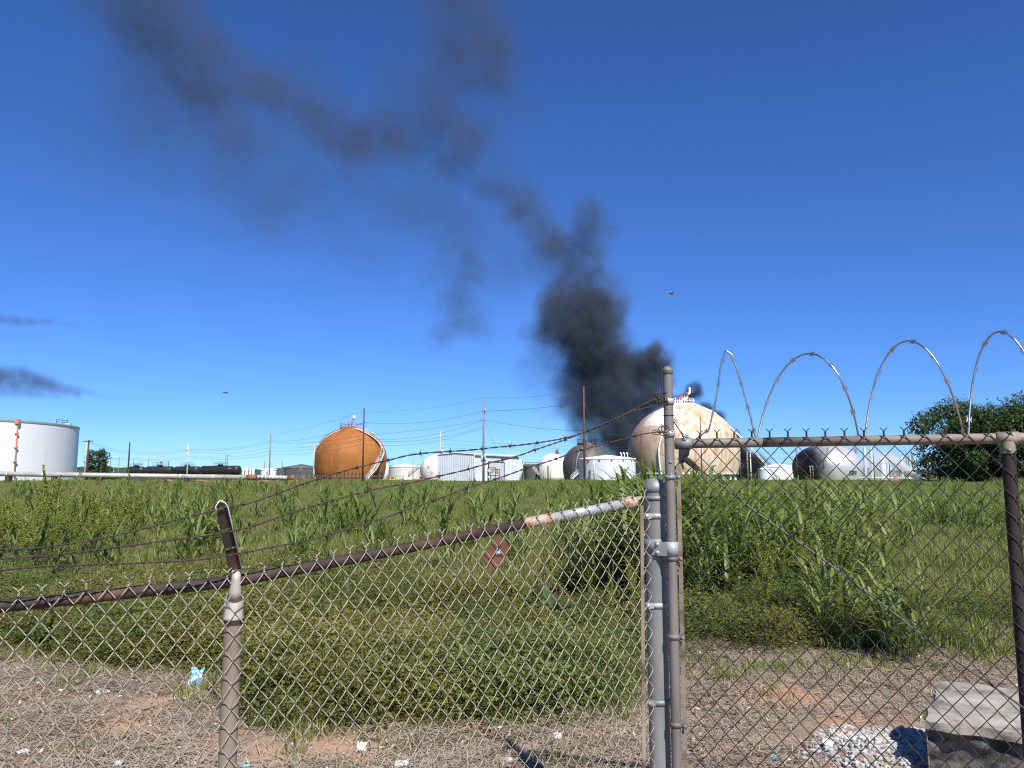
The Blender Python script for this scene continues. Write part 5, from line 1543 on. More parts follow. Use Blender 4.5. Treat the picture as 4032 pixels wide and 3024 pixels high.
M['rock_pale'] = surf('pale_broken_rock', (0.22, 0.205, 0.18), (0.36, 0.34, 0.30), 16, 0.9, 0, (0.11, 0.10, 0.09), 9, (0.5, 0.62), None, 0.6, 0.01)
def rock(c_, sx, sy, sz, seed, n=10):
    rg_ = np.random.default_rng(seed)
    ph = rg_.random(6) * 6
    V_, F_ = [], []
    for j in range(n // 2 + 1):
        th = math.pi * j / (n // 2)
        for i in range(n):
            a_ = 2 * math.pi * i / n
            q = Vector((math.sin(th) * math.cos(a_), math.sin(th) * math.sin(a_), math.cos(th)))
            f_ = 1 + 0.22 * math.sin(3 * q.x + ph[0]) * math.cos(2.5 * q.y + ph[1]) + 0.14 * math.sin(6 * q.z + ph[2] + 4 * q.x)
            m_ = max(abs(q.x), abs(q.y), abs(q.z)); f_ *= 0.78 + 0.22 / m_ * 0.9
            V_.append(Vector(c_) + Vector((q.x * sx * f_, q.y * sy * f_, q.z * sz * f_)))
    for j in range(n // 2):
        for i in range(n): F_.append((j * n + i, j * n + (i + 1) % n, (j + 1) * n + (i + 1) % n, (j + 1) * n + i))
    return V_, F_
for u, w_, s_ in ((0.33, 0.10, 0.10), (0.52, 0.07, 0.12), (0.72, 0.11, 0.10)):
    p_ = B0 + bd_ * u + bs_ * 0.05 + Vector((0, 0, w_))
    V_, F_ = rock(p_, s_, s_ * 0.8, s_ * 0.8, int(u * 100), 14)
    MB().add(V_, F_, False).build('broken_lump', 'rock_pale', blk)

def ground_at(px, py):
    d = ray(px, py); o_ = Vector((0, 0, EYE)); t_ = -EYE / d.z
    for _ in range(6):
        q = o_ + d * t_; t_ = (gz(q.x, q.y) + 0.02 - EYE) / d.z
    q = o_ + d * t_
    return Vector((q.x, q.y, gz(q.x, q.y)))

# ================================================================== vegetation
M['blade'] = leafmat('field_grass', (0.155, 0.180, 0.042), (0.290, 0.302, 0.105), (0.34, 0.31, 0.18), 0.44, 0.5, 0.22, 0.3)
M['tall_blade'] = leafmat('tall_grass_leaf', (0.085, 0.130, 0.032), (0.260, 0.290, 0.090), (0.34, 0.33, 0.18), 0.40, 0.45, 0.3, 0.35)
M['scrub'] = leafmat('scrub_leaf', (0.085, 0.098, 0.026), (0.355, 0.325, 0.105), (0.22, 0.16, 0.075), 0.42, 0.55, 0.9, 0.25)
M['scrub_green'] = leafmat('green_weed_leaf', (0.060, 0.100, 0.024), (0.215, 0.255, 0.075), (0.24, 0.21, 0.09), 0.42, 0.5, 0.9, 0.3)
M['broad'] = leafmat('broad_leaf', (0.028, 0.065, 0.018), (0.085, 0.130, 0.040), None, 0.28, 0.4, 0.4, 0.5)
M['dock_seed'] = leafmat('dock_seed', (0.17, 0.21, 0.035), (0.30, 0.32, 0.07), (0.20, 0.095, 0.045), 0.35, 0.6, 0.3, 0.2, (0.45, 0.45, 0.08))
M['stem'] = surf('plant_stem', (0.10, 0.14, 0.04), (0.16, 0.17, 0.06), 8, 0.6)
M['straw'] = leafmat('dry_straw', (0.20, 0.15, 0.11), (0.56, 0.47, 0.36), (0.10, 0.07, 0.05), 0.08, 0.7, 0.8, 0.2, (0.5, 0.42, 0.3))
M['chip'] = leafmat('dry_leaf_litter', (0.14, 0.085, 0.055), (0.42, 0.32, 0.23), (0.56, 0.50, 0.43), 0.05, 0.7, 0.8, 0.25, (0.5, 0.42, 0.3))

def ribbons(rg, base, az, tilt, bend, L, W, segs=4, fold=0.0, twist=0.0):
    """Arching leaf blades. base (n,3); tilt from vertical; bend added along the length. Returns vertices, quads."""
    n = len(base)
    P = base.copy()
    cols = 3 if fold else 2
    V = np.zeros((n, segs + 1, cols, 3))
    hd = np.stack([np.cos(az), np.sin(az), np.zeros(n)], 1)
    sd = np.stack([-np.sin(az), np.cos(az), np.zeros(n)], 1)
    for j in range(segs + 1):
        t_ = j / segs
        a_ = tilt + bend * t_ ** 1.3
        w = W * np.minimum(1.0, 0.55 + 2.2 * t_) * (1 - t_ ** 2.2) * 0.5 + 0.0004
        d = hd * np.sin(a_)[:, None] + np.array([0, 0, 1.0]) * np.cos(a_)[:, None]
        nn = hd * np.cos(a_)[:, None] - np.array([0, 0, 1.0]) * np.sin(a_)[:, None]
        ww = sd * np.cos(twist * t_)[..., None] + nn * np.sin(twist * t_)[..., None] if not np.isscalar(twist) or twist else sd
        V[:, j, 0] = P - ww * w[:, None]
        V[:, j, cols - 1] = P + ww * w[:, None]
        if fold: V[:, j, 1] = P + nn * (w * fold)[:, None]
        P = P + d * (L / segs)[:, None]
    per = (segs + 1) * cols
    q = []
    for j in range(segs):
        for c_ in range(cols - 1):
            q.append([j * cols + c_, j * cols + c_ + 1, (j + 1) * cols + c_ + 1, (j + 1) * cols + c_])
    q = np.array(q)
    F = (q[None] + (np.arange(n) * per)[:, None, None]).reshape(-1, 4)
    return V.reshape(-1, 3), F, per

def merge(parts):
    V, F, T, o = [], [], [], 0
    for v, f, t_ in parts:
        V.append(v); F.append(f + o); T.append(t_); o += len(v)
    return np.concatenate(V), np.concatenate(F), np.concatenate(T)

def grass_patch(rg, size, n, h0, h1, w, segs=3, lean=0.5, name='grass_patch', mat='blade'):
    nt_ = n // 9                                         # blades stand in small tufts
    tc = (rg.random((nt_, 2)) - 0.5) * size
    k_ = rg.integers(0, nt_, n)
    base = np.zeros((n, 3))
    base[:, :2] = tc[k_] + rg.normal(size=(n, 2)) * 0.035
    hh = (h0 + (h1 - h0) * rg.random(nt_)[k_]) * (0.65 + 0.45 * rg.random(n))
    az = rg.random(n) * 2 * np.pi
    V, F, per = ribbons(rg, base, az, rg.random(n) * 0.35, lean * (0.4 + rg.random(n)), hh, w * (0.7 + 0.6 * rg.random(n)), segs)
    T = np.repeat(np.clip(rg.random(nt_)[k_] * 0.55 + 0.45 * rg.random(n), 0, 1), per)
    return np_mesh(name, V, F, mat, T)

def clump_mesh(rg, stalks, h, spread, leaf, width, name, mat='tall_blade', per_stalk=7):
    """Tall broad-leaved grass: leaning stalks, long arching folded leaves."""
    parts = []
    a0 = rg.random(stalks) * 2 * np.pi
    r0 = spread * np.sqrt(rg.random(stalks))
    bs = np.stack([r0 * np.cos(a0), r0 * np.sin(a0), np.full(stalks, -0.03)], 1)
    tl = 0.08 + 0.30 * rg.random(stalks) * (0.3 + r0 / spread)
    hs = h * (0.6 + 0.45 * rg.random(stalks))
    hd = np.stack([np.sin(tl) * np.cos(a0), np.sin(tl) * np.sin(a0), np.cos(tl)], 1)
    v, f, per = ribbons(rg, bs, a0, tl, np.full(stalks, 0.15), hs * 0.92, np.full(stalks, 0.011), 3)
    parts.append((v, f, np.full(len(v), 0.75)))
    for k_ in range(per_stalk):
        t_ = 0.12 + 0.80 * (k_ + rg.random(stalks) * 0.8) / per_stalk
        b_ = bs + hd * (hs * t_)[:, None]
        az = rg.random(stalks) * 2 * np.pi
        L = leaf * (0.65 + 0.6 * rg.random(stalks)) * (1.05 - 0.35 * np.abs(t_ - 0.55) * 2)
        v, f, per = ribbons(rg, b_, az, 0.30 + 0.35 * rg.random(stalks), 0.8 + 1.3 * rg.random(stalks), L, width * (0.7 + 0.5 * rg.random(stalks)), 6, 0.35)
        parts.append((v, f, np.repeat(0.15 + 0.75 * rg.random(stalks), per)))
    V, F, T = merge(parts)
    return np_mesh(name, V, F, mat, T)

def scrub_patch(rg, size, n, hmax, leaf, name, mat='scrub'):
    """Low weeds: small lobed leaves spread over a lumpy low canopy, with stems below."""
    nl = 9
    lc = (rg.random((nl, 2)) - 0.5) * size * 0.85
    lr = size * (0.13 + 0.12 * rg.random(nl)); lh = hmax * (0.45 + 0.6 * rg.random(nl))
    k_ = rg.choice(nl, n, p=lr ** 2 / np.sum(lr ** 2))
    q = rg.normal(size=(n, 3)); q[:, 2] = np.abs(q[:, 2]); q /= np.linalg.norm(q, axis=1)[:, None]
    sh = (0.72 + 0.36 * rg.random(n) ** 0.5)
    xy = lc[k_] + q[:, :2] * (lr[k_] * sh)[:, None]
    z = np.maximum(0.01, lh[k_] * q[:, 2] ** 0.8 * sh)
    c = np.stack([xy[:, 0], xy[:, 1], z], 1)
    u = rg.normal(size=(n, 3)); u[:, 2] *= 0.45; u /= np.linalg.norm(u, axis=1)[:, None]
    nn = rg.normal(size=(n, 3)) * 0.55 + np.array([0, 0, 1.0])
    v_ = np.cross(nn, u); v_ /= np.linalg.norm(v_, axis=1)[:, None]
    s_ = (leaf * (0.5 + 0.9 * rg.random(n)))[:, None]
    # three-lobed leaf: two crossing slender quads
    q1 = np.stack([c - u * s_ * 0.5, c + v_ * s_ * 0.20, c + u * s_ * 0.55, c - v_ * s_ * 0.20], 1)
    d1 = u * 0.35 + v_ * 0.9
    q2 = np.stack([c - d1 * s_ * 0.42, c + u * s_ * 0.16, c + d1 * s_ * 0.42, c - u * s_ * 0.12], 1)
    V = np.concatenate([q1, q2], 1).reshape(-1, 3)
    F = np.arange(len(V)).reshape(-1, 4)
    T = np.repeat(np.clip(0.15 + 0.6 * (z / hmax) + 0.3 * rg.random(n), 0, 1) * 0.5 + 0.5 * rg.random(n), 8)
    return np_mesh(name, V, F, mat, T)

def rosette_mesh(rg, n, L, W, name, up=0.25):
    """Broad basal leaves, wavy edged, arching out from the root."""
    base = np.zeros((n, 3)); base[:, :2] = rg.normal(size=(n, 2)) * 0.03
    az = np.arange(n) * 2.4 + rg.random(n)
    parts = []
    segs = 8
    v, f, per = ribbons(rg, base, az, up + 0.6 * rg.random(n), 0.7 + 0.9 * rg.random(n), L * (0.6 + 0.6 * rg.random(n)), W * (0.7 + 0.5 * rg.random(n)), segs, 0.3)
    v = v.reshape(n, segs + 1, 3, 3)
    wob = 1 + 0.30 * np.cos(np.arange(segs + 1) * np.pi)[None, :, None] * 1.0
    mid = v[:, :, 1:2]
    v[:, :, [0, 2]] = mid + (v[:, :, [0, 2]] - mid) * wob[..., None]
    v[:, :, 0, 2] += 0.012 * np.sin(np.arange(segs + 1) * 2.3)[None]
    T = np.repeat(0.1 + 0.8 * rg.random(n), per)
    return np_mesh(name, v.reshape(-1, 3), f, 'broad', T)

def dock_mesh(rg, h, name):
    """Dock seed heads: a branched upright stalk packed with small seed whorls."""
    V, T = [], []
    stalks = [(0, 0, 0, h, 0.02, 0)] + [(0, 0, h * (0.35 + 0.09 * i), h * (0.40 + 0.22 * rg.random()), 0.20 + 0.25 * rg.random(), i * 2.2 + rg.random()) for i in range(5)]
    stem_parts = []
    for (x, y, z, L, tl, az) in stalks:
        d = np.array([math.sin(tl) * math.cos(az), math.sin(tl) * math.sin(az), math.cos(tl)])
        v, f, per = ribbons(rg, np.array([[x, y, z]], float), np.array([az]), np.array([tl]), np.array([0.0]), np.array([L]), np.array([0.010]), 3)
        stem_parts.append((v, f, np.full(len(v), 0.5)))
        t_ = 0.30 if z == 0 else 0.10
        while t_ < 0.98:
            m_ = int(15 * (1.1 - t_ * 0.6))
            c = np.array([x, y, z]) + d * (L * t_)
            r = (0.042 * (1.05 - t_ * 0.75)) * (0.7 + 0.5 * rg.random())
            q = rg.normal(size=(m_, 3)); q /= np.linalg.norm(q, axis=1)[:, None]; q[:, 2] *= 0.45
            cc = c + q * r * (0.5 + 0.6 * rg.random((m_, 1)))
            u = rg.normal(size=(m_, 3)); u /= np.linalg.norm(u, axis=1)[:, None]
            w = np.cross(u, rg.normal(size=(m_, 3))); w /= np.linalg.norm(w, axis=1)[:, None]
            s_ = 0.012
            V.append(np.stack([cc - u * s_, cc + w * s_ * 0.8, cc + u * s_, cc - w * s_ * 0.8], 1).reshape(-1, 3))
            T.append(np.repeat(np.clip(rg.random(m_) * 0.84 + 0.14 * (rg.random() > 0.88), 0, 1), 4))
            t_ += 0.028 * (1 + 0.5 * rg.random())
    v = np.concatenate(V); f = np.arange(len(v)).reshape(-1, 4)
    sv, sf, st_ = merge(stem_parts)
    seed = np_mesh(name, v, f, 'dock_seed', np.concatenate(T))
    stem_ = np_mesh(name + '_stem', sv, sf, 'stem', st_)
    n = 9
    b_ = np.zeros((n, 3)); b_[:, 2] = h * 0.35 * rg.random(n)
    v, f, per = ribbons(rg, b_, np.arange(n) * 2.4, 0.5 + 0.4 * rg.random(n), 0.8 + 0.5 * rg.random(n), 0.28 * (0.7 + 0.5 * rg.random(n)), np.full(n, 0.05), 5, 0.3)
    leaf_ = np_mesh(name + '_leaf', v, f, 'broad', np.repeat(rg.random(n), per))
    return seed, stem_, leaf_

def scatter(name, label, pts, meshes, kind='stuff'):
    """One uncountable mass: POINTS (x, y, z, turn, size, which) with meshes standing on them through geometry nodes."""
    pts = np.asarray(pts, float)
    me_ = bpy.data.meshes.new(name)
    me_.vertices.add(len(pts)); me_.vertices.foreach_set('co', pts[:, :3].astype(np.float32).ravel())
    for nm, arr, ty in (('turn', pts[:, 3], 'FLOAT'), ('size', pts[:, 4], 'FLOAT'), ('which', pts[:, 5].astype(np.int32), 'INT')):
        a_ = me_.attributes.new(nm, ty, 'POINT'); a_.data.foreach_set('value', arr.astype(np.int32 if ty == 'INT' else np.float32))
    o_ = bpy.data.objects.new(name, me_); COL.objects.link(o_)
    protos = bpy.data.collections.new(name + '_kinds')
    for i, m_ in enumerate(meshes):
        po = bpy.data.objects.new('%s_kind_%d' % (name, i), m_); protos.objects.link(po)
    ng = bpy.data.node_groups.new(name + '_scatter', 'GeometryNodeTree')
    ng.interface.new_socket('Geometry', in_out='INPUT', socket_type='NodeSocketGeometry')
    ng.interface.new_socket('Geometry', in_out='OUTPUT', socket_type='NodeSocketGeometry')
    N = ng.nodes.new; L = ng.links.new
    gi, go = N('NodeGroupInput'), N('NodeGroupOutput')
    ci = N('GeometryNodeCollectionInfo'); ci.inputs['Collection'].default_value = protos
    ci.inputs['Separate Children'].default_value = True; ci.inputs['Reset Children'].default_value = True
    ip = N('GeometryNodeInstanceOnPoints')
    L(gi.outputs[0], ip.inputs['Points']); L(ci.outputs[0], ip.inputs['Instance'])
    ip.inputs['Pick Instance'].default_value = True
    def attr(nm, dt):
        x = N('GeometryNodeInputNamedAttribute'); x.data_type = dt; x.inputs['Name'].default_value = nm
        return x.outputs['Attribute']
    L(attr('which', 'INT'), ip.inputs['Instance Index'])
    cb = N('ShaderNodeCombineXYZ'); L(attr('turn', 'FLOAT'), cb.inputs['Z'])
    L(cb.outputs[0], ip.inputs['Rotation'])
    cs = N('ShaderNodeCombineXYZ')
    sz = attr('size', 'FLOAT')
    for i in range(3): L(sz, cs.inputs[i])
    L(cs.outputs[0], ip.inputs['Scale'])
    L(ip.outputs[0], go.inputs[0])
    md = o_.modifiers.new('scatter', 'NODES'); md.node_group = ng
    tag(o_, label, None, None, kind)
    return o_

def in_view(x, y, m_=0.06): return abs(x) < (0.665 + m_) * y + 0.8

rg = np.random.default_rng(3)
# field grass, near and far
near = [grass_patch(rg, 1.7, 1700, 0.09, 0.22, 0.009, 3, 0.8) for _ in range(4)]
pts = []
y = 6.6
while y < 46:
    st = 1.35
    x = -0.75 * y - 1
    while x < 0.75 * y + 1:
        px_, py_ = x + rg.normal() * 0.35, y + rg.normal() * 0.35
        u_ = px_ / py_
        start = 9.2 if -0.6 < u_ < 0.10 else (8.2 if u_ >= 0.10 else 9.0)
        if 0.34 < u_: start = 7.6
        if py_ > start and in_view(px_, py_):
            pts.append((px_, py_, float(ground_z(px_, py_)), rg.random() * 6.28, 0.75 + 0.5 * rg.random(), rg.integers(0, 4)))
        x += st
    y += st
scatter('field_grass', 'short green grass covering the field', pts, near)
farm = [grass_patch(rg, 5.5, 2600, 0.16, 0.34, 0.022, 2) for _ in range(3)]
pts = []
y = 44.0
while y < 150:
    st = 4.2
    x = -0.75 * y
    while x < 0.75 * y:
        px_, py_ = x + rg.normal(), y + rg.normal()
        if in_view(px_, py_): pts.append((px_, py_, float(ground_z(px_, py_)), rg.random() * 6.28, 0.8 + 0.5 * rg.random(), rg.integers(0, 3)))
        x += st
    y += st
scatter('far_field_grass', 'distant grass at the back of the field', pts, farm)

# low weeds behind the bare strip
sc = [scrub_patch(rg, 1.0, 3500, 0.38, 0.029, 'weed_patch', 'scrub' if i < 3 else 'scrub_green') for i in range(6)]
def pick(x, y):
    gr = 0.5 + 0.5 * math.sin(1.3 * x + 0.7) * math.sin(1.1 * y + 0.4) + (0.35 if x > 0.2 else 0.0)
    return rg.integers(3, 6) if gr > 0.62 + 0.25 * rg.normal() else rg.integers(0, 3)
pts = []
for i in range(2600):
    y = 4.8 + 6.4 * rg.random(); x = (rg.random() * 2 - 1) * 0.74 * y
    u_ = x / y
    e_ = float(edge_y(x, y))
    depth = y - e_
    lim = 4.6 if u_ < 0.1 else (2.6 if u_ < 0.36 else 1.6)
    if u_ < -0.5: lim = 3.0
    if 0.02 < u_ < 0.10: lim = 1.6
    if depth < (0.42 if u_ < 0.12 else 0.90) + (0.35 if -0.47 < u_ < -0.36 else 0.0) or depth > lim + rg.normal() * 0.5: continue
    if rg.random() > 0.19 * (1.4 if depth < 1.5 else 1.0): continue
    lump = 0.5 + 0.5 * math.sin(2.3 * x + 1.1 * math.sin(1.7 * y)) * math.cos(1.9 * y + 0.8 * x)
    if lump < 0.25 and rg.random() < 0.55: continue
    pts.append((x, y, float(ground_z(x, y)) - 0.02, rg.random() * 6.28, (0.45 + 0.95 * lump) * (0.85 + 0.3 * rg.random()) * (0.75 if depth < 0.6 else 1.0), pick(x, y)))
for px, py, s_ in ((1040, 2800, 1.15), (1140, 2830, 1.3), (1240, 2790, 1.2), (1330, 2760, 1.1), (1700, 2800, 1.2), (1830, 2800, 1.3), (1960, 2770, 1.3), (2080, 2770, 1.25), (2200, 2740, 1.1), (960, 2700, 1.1), (600, 2620, 1.1), (480, 2600, 1.2), (380, 2570, 1.1), (660, 2540, 1.0),
                  (1500, 2700, 1.0), (1100, 2640, 1.1), (2330, 2740, 0.6), (2420, 2720, 0.55), (2500, 2700, 0.5), (2450, 2650, 0.7)):
    d_ = ray(px, py); q = d_ * (-EYE / d_.z)
    for k_ in range(2): pts.append((q.x + rg.normal() * 0.12, q.y + 0.35 + rg.normal() * 0.12, float(ground_z(q.x, q.y)) - 0.02, rg.random() * 6.28, s_ * (0.9 + 0.2 * rg.random()), pick(q.x, q.y)))
wr = ground_at(774, 2694)                               # the litter in the little bare bay left of the post stays in view
pts = [q for q in pts if not (abs(q[0] / q[1] - wr.x / wr.y) < 0.085 + 0.02 * q[4] and q[1] < wr.y + 0.62)]
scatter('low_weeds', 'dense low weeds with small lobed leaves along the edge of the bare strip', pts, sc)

# tall broad-leaved grass
tall = [clump_mesh(rg, 8, 1.15, 0.22, 0.64, 0.042, 'tall_grass_clump') for _ in range(5)]
pts = []
def put(x, y, s_=1.0): pts.append((x, y, float(ground_z(x, y)), rg.random() * 6.28, s_ * (0.8 + 0.4 * rg.random()), rg.integers(0, 5)))
for i in range(150):                                     # thicket right of the posts
    u_ = 0.215 + 0.24 * rg.random(); y = 9.2 + 6.5 * rg.random()
    if u_ > 0.36 and y > 13.5: continue
    put(u_ * y, y, 0.93 if u_ > 0.25 else 1.05)
for i in range(62):                                      # thicket left of the terminal post
    u_ = 0.085 + 0.125 * rg.random() ** 0.8; y = 9.5 + 4.5 * rg.random(); put(u_ * y, y, 0.62 + 0.55 * (u_ - 0.085) / 0.12)
for i in range(46):
    u_ = 0.185 + 0.04 * rg.random(); y = 8.6 + 2.0 * rg.random(); put(u_ * y, y, 1.06)
for i in range(60):                                      # right of it, thinner
    u_ = 0.42 + 0.27 * rg.random(); y = 13 + 22 * rg.random(); put(u_ * y, y, 0.62)
n_thick = len(pts)
tufts = [clump_mesh(rg, 4, 0.75, 0.14, 0.66, 0.046, 'tall_grass_tuft', 'tall_blade', 6) for _ in range(4)]
pt2 = []
def put2(x, y, s_): pt2.append((x, y, float(ground_z(x, y)), rg.random() * 6.28, s_ * (0.75 + 0.5 * rg.random()), rg.integers(0, 4)))
for i in range(260):
    u_ = -0.70 + 1.38 * rg.random(); y = 15 + 34 * rg.random() ** 1.1; put2(u_ * y, y, 0.95)
for i in range(46):
    u_ = -0.42 + 0.55 * rg.random(); y = 11 + 6 * rg.random(); put2(u_ * y, y, 0.62)
for i in range(60):
    u_ = -0.72 + 0.36 * rg.random(); y = 11 + 14 * rg.random(); put2(u_ * y, y, 0.85)
for i in range(200):
    u_ = -0.70 + 1.38 * rg.random(); y = 46 + 50 * rg.random(); put2(u_ * y, y, 1.15)
scatter('grass_tufts', 'loose tufts of broad arching grass blades over the field', pt2, tufts)
scatter('tall_grass', 'tall broad-bladed grass standing in thickets and tufts over the field', pts, tall)

def plant(name, label, x, y, meshes, s_=1.0, group=None, cat='plant', turn=None):
    root = thing(name, label, cat, (x, y, float(ground_z(x, y))), group)
    root.rotation_euler = (0, 0, rg.random() * 6.28 if turn is None else turn)
    root.scale = (s_, s_, s_)
    for nm, m_ in meshes:
        o_ = bpy.data.objects.new(nm, m_); COL.objects.link(o_); o_.parent = root
    return root
# tall clump beside the concrete block
big = clump_mesh(rg, 15, 0.95, 0.20, 0.55, 0.036, 'leaf')
p = at(3560, 2600, 6.9)
plant('tall_grass_clump', 'tall broad-leaved grass clump just behind the concrete block', p.x, p.y, [('leaf', big)], 0.92, None, 'grass clump')
big2 = clump_mesh(rg, 13, 1.0, 0.25, 0.55, 0.036, 'leaf')
p = at(3340, 2500, 7.5)
plant('tall_grass_clump', 'broad-leaved grass clump left of the diagonal gate rod at the edge of the bare strip', p.x, p.y, [('leaf', big2)], 0.9, None, 'grass clump')
ros = [rosette_mesh(rg, 30, 0.42, 0.075, 'leaf'), rosette_mesh(rg, 24, 0.36, 0.065, 'leaf')]
for px, py, Y, s_, k_, lb in ((190, 2540, 7.3, 1.0, 0, 'dark broad-leaved weed at the left edge, behind the fence mesh'), (90, 2500, 7.7, 0.9, 1, 'smaller broad-leaved weed at the far left edge'),
                              (330, 2480, 8.0, 0.8, 1, 'broad-leaved weed right of the dark one at the left'),
                              (2170, 2480, 8.3, 1.1, 0, 'big broad-leaved weed behind the mesh, under the rust plate'), (2330, 2420, 8.8, 0.95, 1, 'broad-leaved weed close left of the terminal post'),
                              (2080, 2420, 8.9, 0.9, 1, 'broad-leaved weed below the left corner of the rust plate'), (2250, 2290, 10.0, 1.0, 0, 'broad-leaved weed higher up behind the galvanised rail')):
    p = at(px, py, Y)
    plant('broadleaf_weed', lb, p.x, p.y, [('leaf', ros[k_])], s_, None, 'weed')
dk = [dock_mesh(rg, 1.15, 'seed_head') for _ in range(4)]
docks = [(190, 13.0, 1.18), (120, 13.6, 0.8), (290, 12.6, 0.85), (262, 13.8, 0.95), (345, 13.0, 0.72), (380, 12.4, 0.95), (60, 12.6, 0.8), (20, 13.4, 0.85), (470, 12.6, 0.82), (505, 13.4, 0.9),
         (540, 13.8, 1.0), (430, 11.4, 0.72), (150, 11.0, 0.85), (235, 10.6, 0.8), (105, 10.4, 0.75), (310, 10.9, 0.7), (30, 11.2, 0.8)]
ordw = ['first', 'second', 'third', 'fourth', 'fifth', 'sixth', 'seventh', 'eighth', 'ninth', 'tenth', 'eleventh', 'twelfth', 'thirteenth', 'fourteenth', 'fifteenth', 'sixteenth', 'last']
docks.sort()
for i, (px, Y, s_) in enumerate(docks):
    p = at(px, 1900, Y); m_ = dk[i % 4]
    plant('dock_weed', ('tallest dock weed, its seed stalk rising in front of the white tank' if s_ > 1.1 else ordw[i] + ' yellow-green dock weed counting from the left edge of the field'), p.x, p.y, [('seed_head', m_[0]), ('stem', m_[1]), ('leaf', m_[2])], s_, 'dock weeds at the left of the field', 'weed')
p = at(1405, 2080, 11.0)
plant('dock_weed', 'lone yellow-green dock weed in the middle of the field under the barbed wire', p.x, p.y, [('seed_head', dk[1][0]), ('stem', dk[1][1]), ('leaf', dk[1][2])], 0.5, None, 'weed')
pts = []
for i in range(12):
    u_ = 0.29 + 0.17 * rg.random(); y = 7.9 + 2.2 * rg.random(); pts.append((u_ * y, y, float(ground_z(u_ * y, y)), rg.random() * 6, 0.45 + 0.3 * rg.random(), rg.integers(0, 4)))
for i in range(10):
    u_ = 0.0 + 0.2 * rg.random(); y = 7.4 + 2.6 * rg.random(); pts.append((u_ * y, y, float(ground_z(u_ * y, y)), rg.random() * 6, 0.30 + 0.2 * rg.random(), rg.integers(0, 4)))
scatter('seeding_weeds', 'rough seeding weeds mixed into the thicket', pts, [d_[0] for d_ in dk])

# ---- the bare strip: straw, leaf litter, sprouts
def straw_patch(rg, n):
    b_ = np.zeros((n, 3)); b_[:, :2] = (rg.random((n, 2)) - 0.5) * 0.62; b_[:, 2] = 0.003 + 0.028 * rg.random(n) ** 2
    v, f, per = ribbons(rg, b_, rg.random(n) * 6.28, 1.40 + 0.25 * rg.random(n), 0.2 * rg.normal(size=n), 0.06 + 0.16 * rg.random(n) ** 1.5, 0.0035 + 0.003 * rg.random(n), 2)
    return np_mesh('straw_patch', v, f, 'straw', np.repeat(rg.random(n), per))
def chip_patch(rg, n):
    c = np.zeros((n, 3)); c[:, :2] = (rg.random((n, 2)) - 0.5) * 0.6; c[:, 2] = 0.006 + 0.015 * rg.random(n)
    u = rg.normal(size=(n, 3)); u[:, 2] *= 0.35; u /= np.linalg.norm(u, axis=1)[:, None]
    nn = rg.normal(size=(n, 3)) * 0.45 + np.array([0, 0, 1.0]); w = np.cross(nn, u); w /= np.linalg.norm(w, axis=1)[:, None]
    s_ = (0.005 + 0.016 * rg.random(n) ** 2.5)[:, None]
    V = np.stack([c - u * s_, c + w * s_ * 0.6 + u * s_ * 0.2, c + u * s_ * 1.1, c - w * s_ * 0.6], 1).reshape(-1, 3)
    return np_mesh('chip_patch', V, np.arange(4 * n).reshape(-1, 4), 'chip', np.repeat(rg.random(n), 4))
strw = [straw_patch(rg, 520) for _ in range(4)]
chp = [chip_patch(rg, 110) for _ in range(4)]
sprout = [grass_patch(rg, 0.22, 36, 0.05, 0.14, 0.006, 3, 0.9, 'sprout') for _ in range(3)]
ps, pc_, pg = [], [], []
def clay_bare(x, y): return float(clay_f(x, y)) > 0.35
y = 3.4
while y < 8.2:
    x = -0.72 * y - 0.5
    while x < 0.72 * y + 0.5:
        X_, Y_ = x + rg.normal() * 0.1, y + rg.normal() * 0.1
        if Y_ < edge_y(X_, Y_) + (0.5 if X_ / Y_ < 0.2 else 1.1) and not (X_ > 1.72 and Y_ < 5.3 and X_ < 2.9 and X_ > 1.5 + 0.16 * (Y_ - 3.8)):
            if not clay_bare(X_, Y_) or rg.random() < 0.12: ps.append((X_, Y_, float(ground_z(X_, Y_)), rg.random() * 6.28, 0.8 + 0.3 * rg.random(), rg.integers(0, 4)))
            if not clay_bare(X_, Y_) or rg.random() < 0.3: pc_.append((X_, Y_, float(ground_z(X_, Y_)), rg.random() * 6.28, 0.8 + 0.4 * rg.random(), rg.integers(0, 4)))
            if rg.random() < 0.22: pg.append((X_ + rg.normal() * 0.2, Y_ + rg.normal() * 0.2, float(ground_z(X_, Y_)), rg.random() * 6.28, 0.6 + 0.6 * rg.random(), rg.integers(0, 3)))
        x += 0.36
    y += 0.36
for i in range(120):                                     # young grass along the edge of the weeds
    u_ = -0.70 + 1.4 * rg.random(); e_ = np.interp(u_, YB_U, YB_Y); y = e_ + 0.05 + rg.normal() * 0.28
    pg.append((u_ * y, y, float(ground_z(u_ * y, y)), rg.random() * 6.28, 0.6 + 0.7 * rg.random(), rg.integers(0, 3)))
scatter('dry_straw', 'dry cut grass lying on the bare strip', ps, strw)
scatter('leaf_litter', 'dead leaves and pale scraps on the bare strip', pc_, chp)
scatter('grass_sprouts', 'small green grass sprouts on the bare strip', pg, sprout)

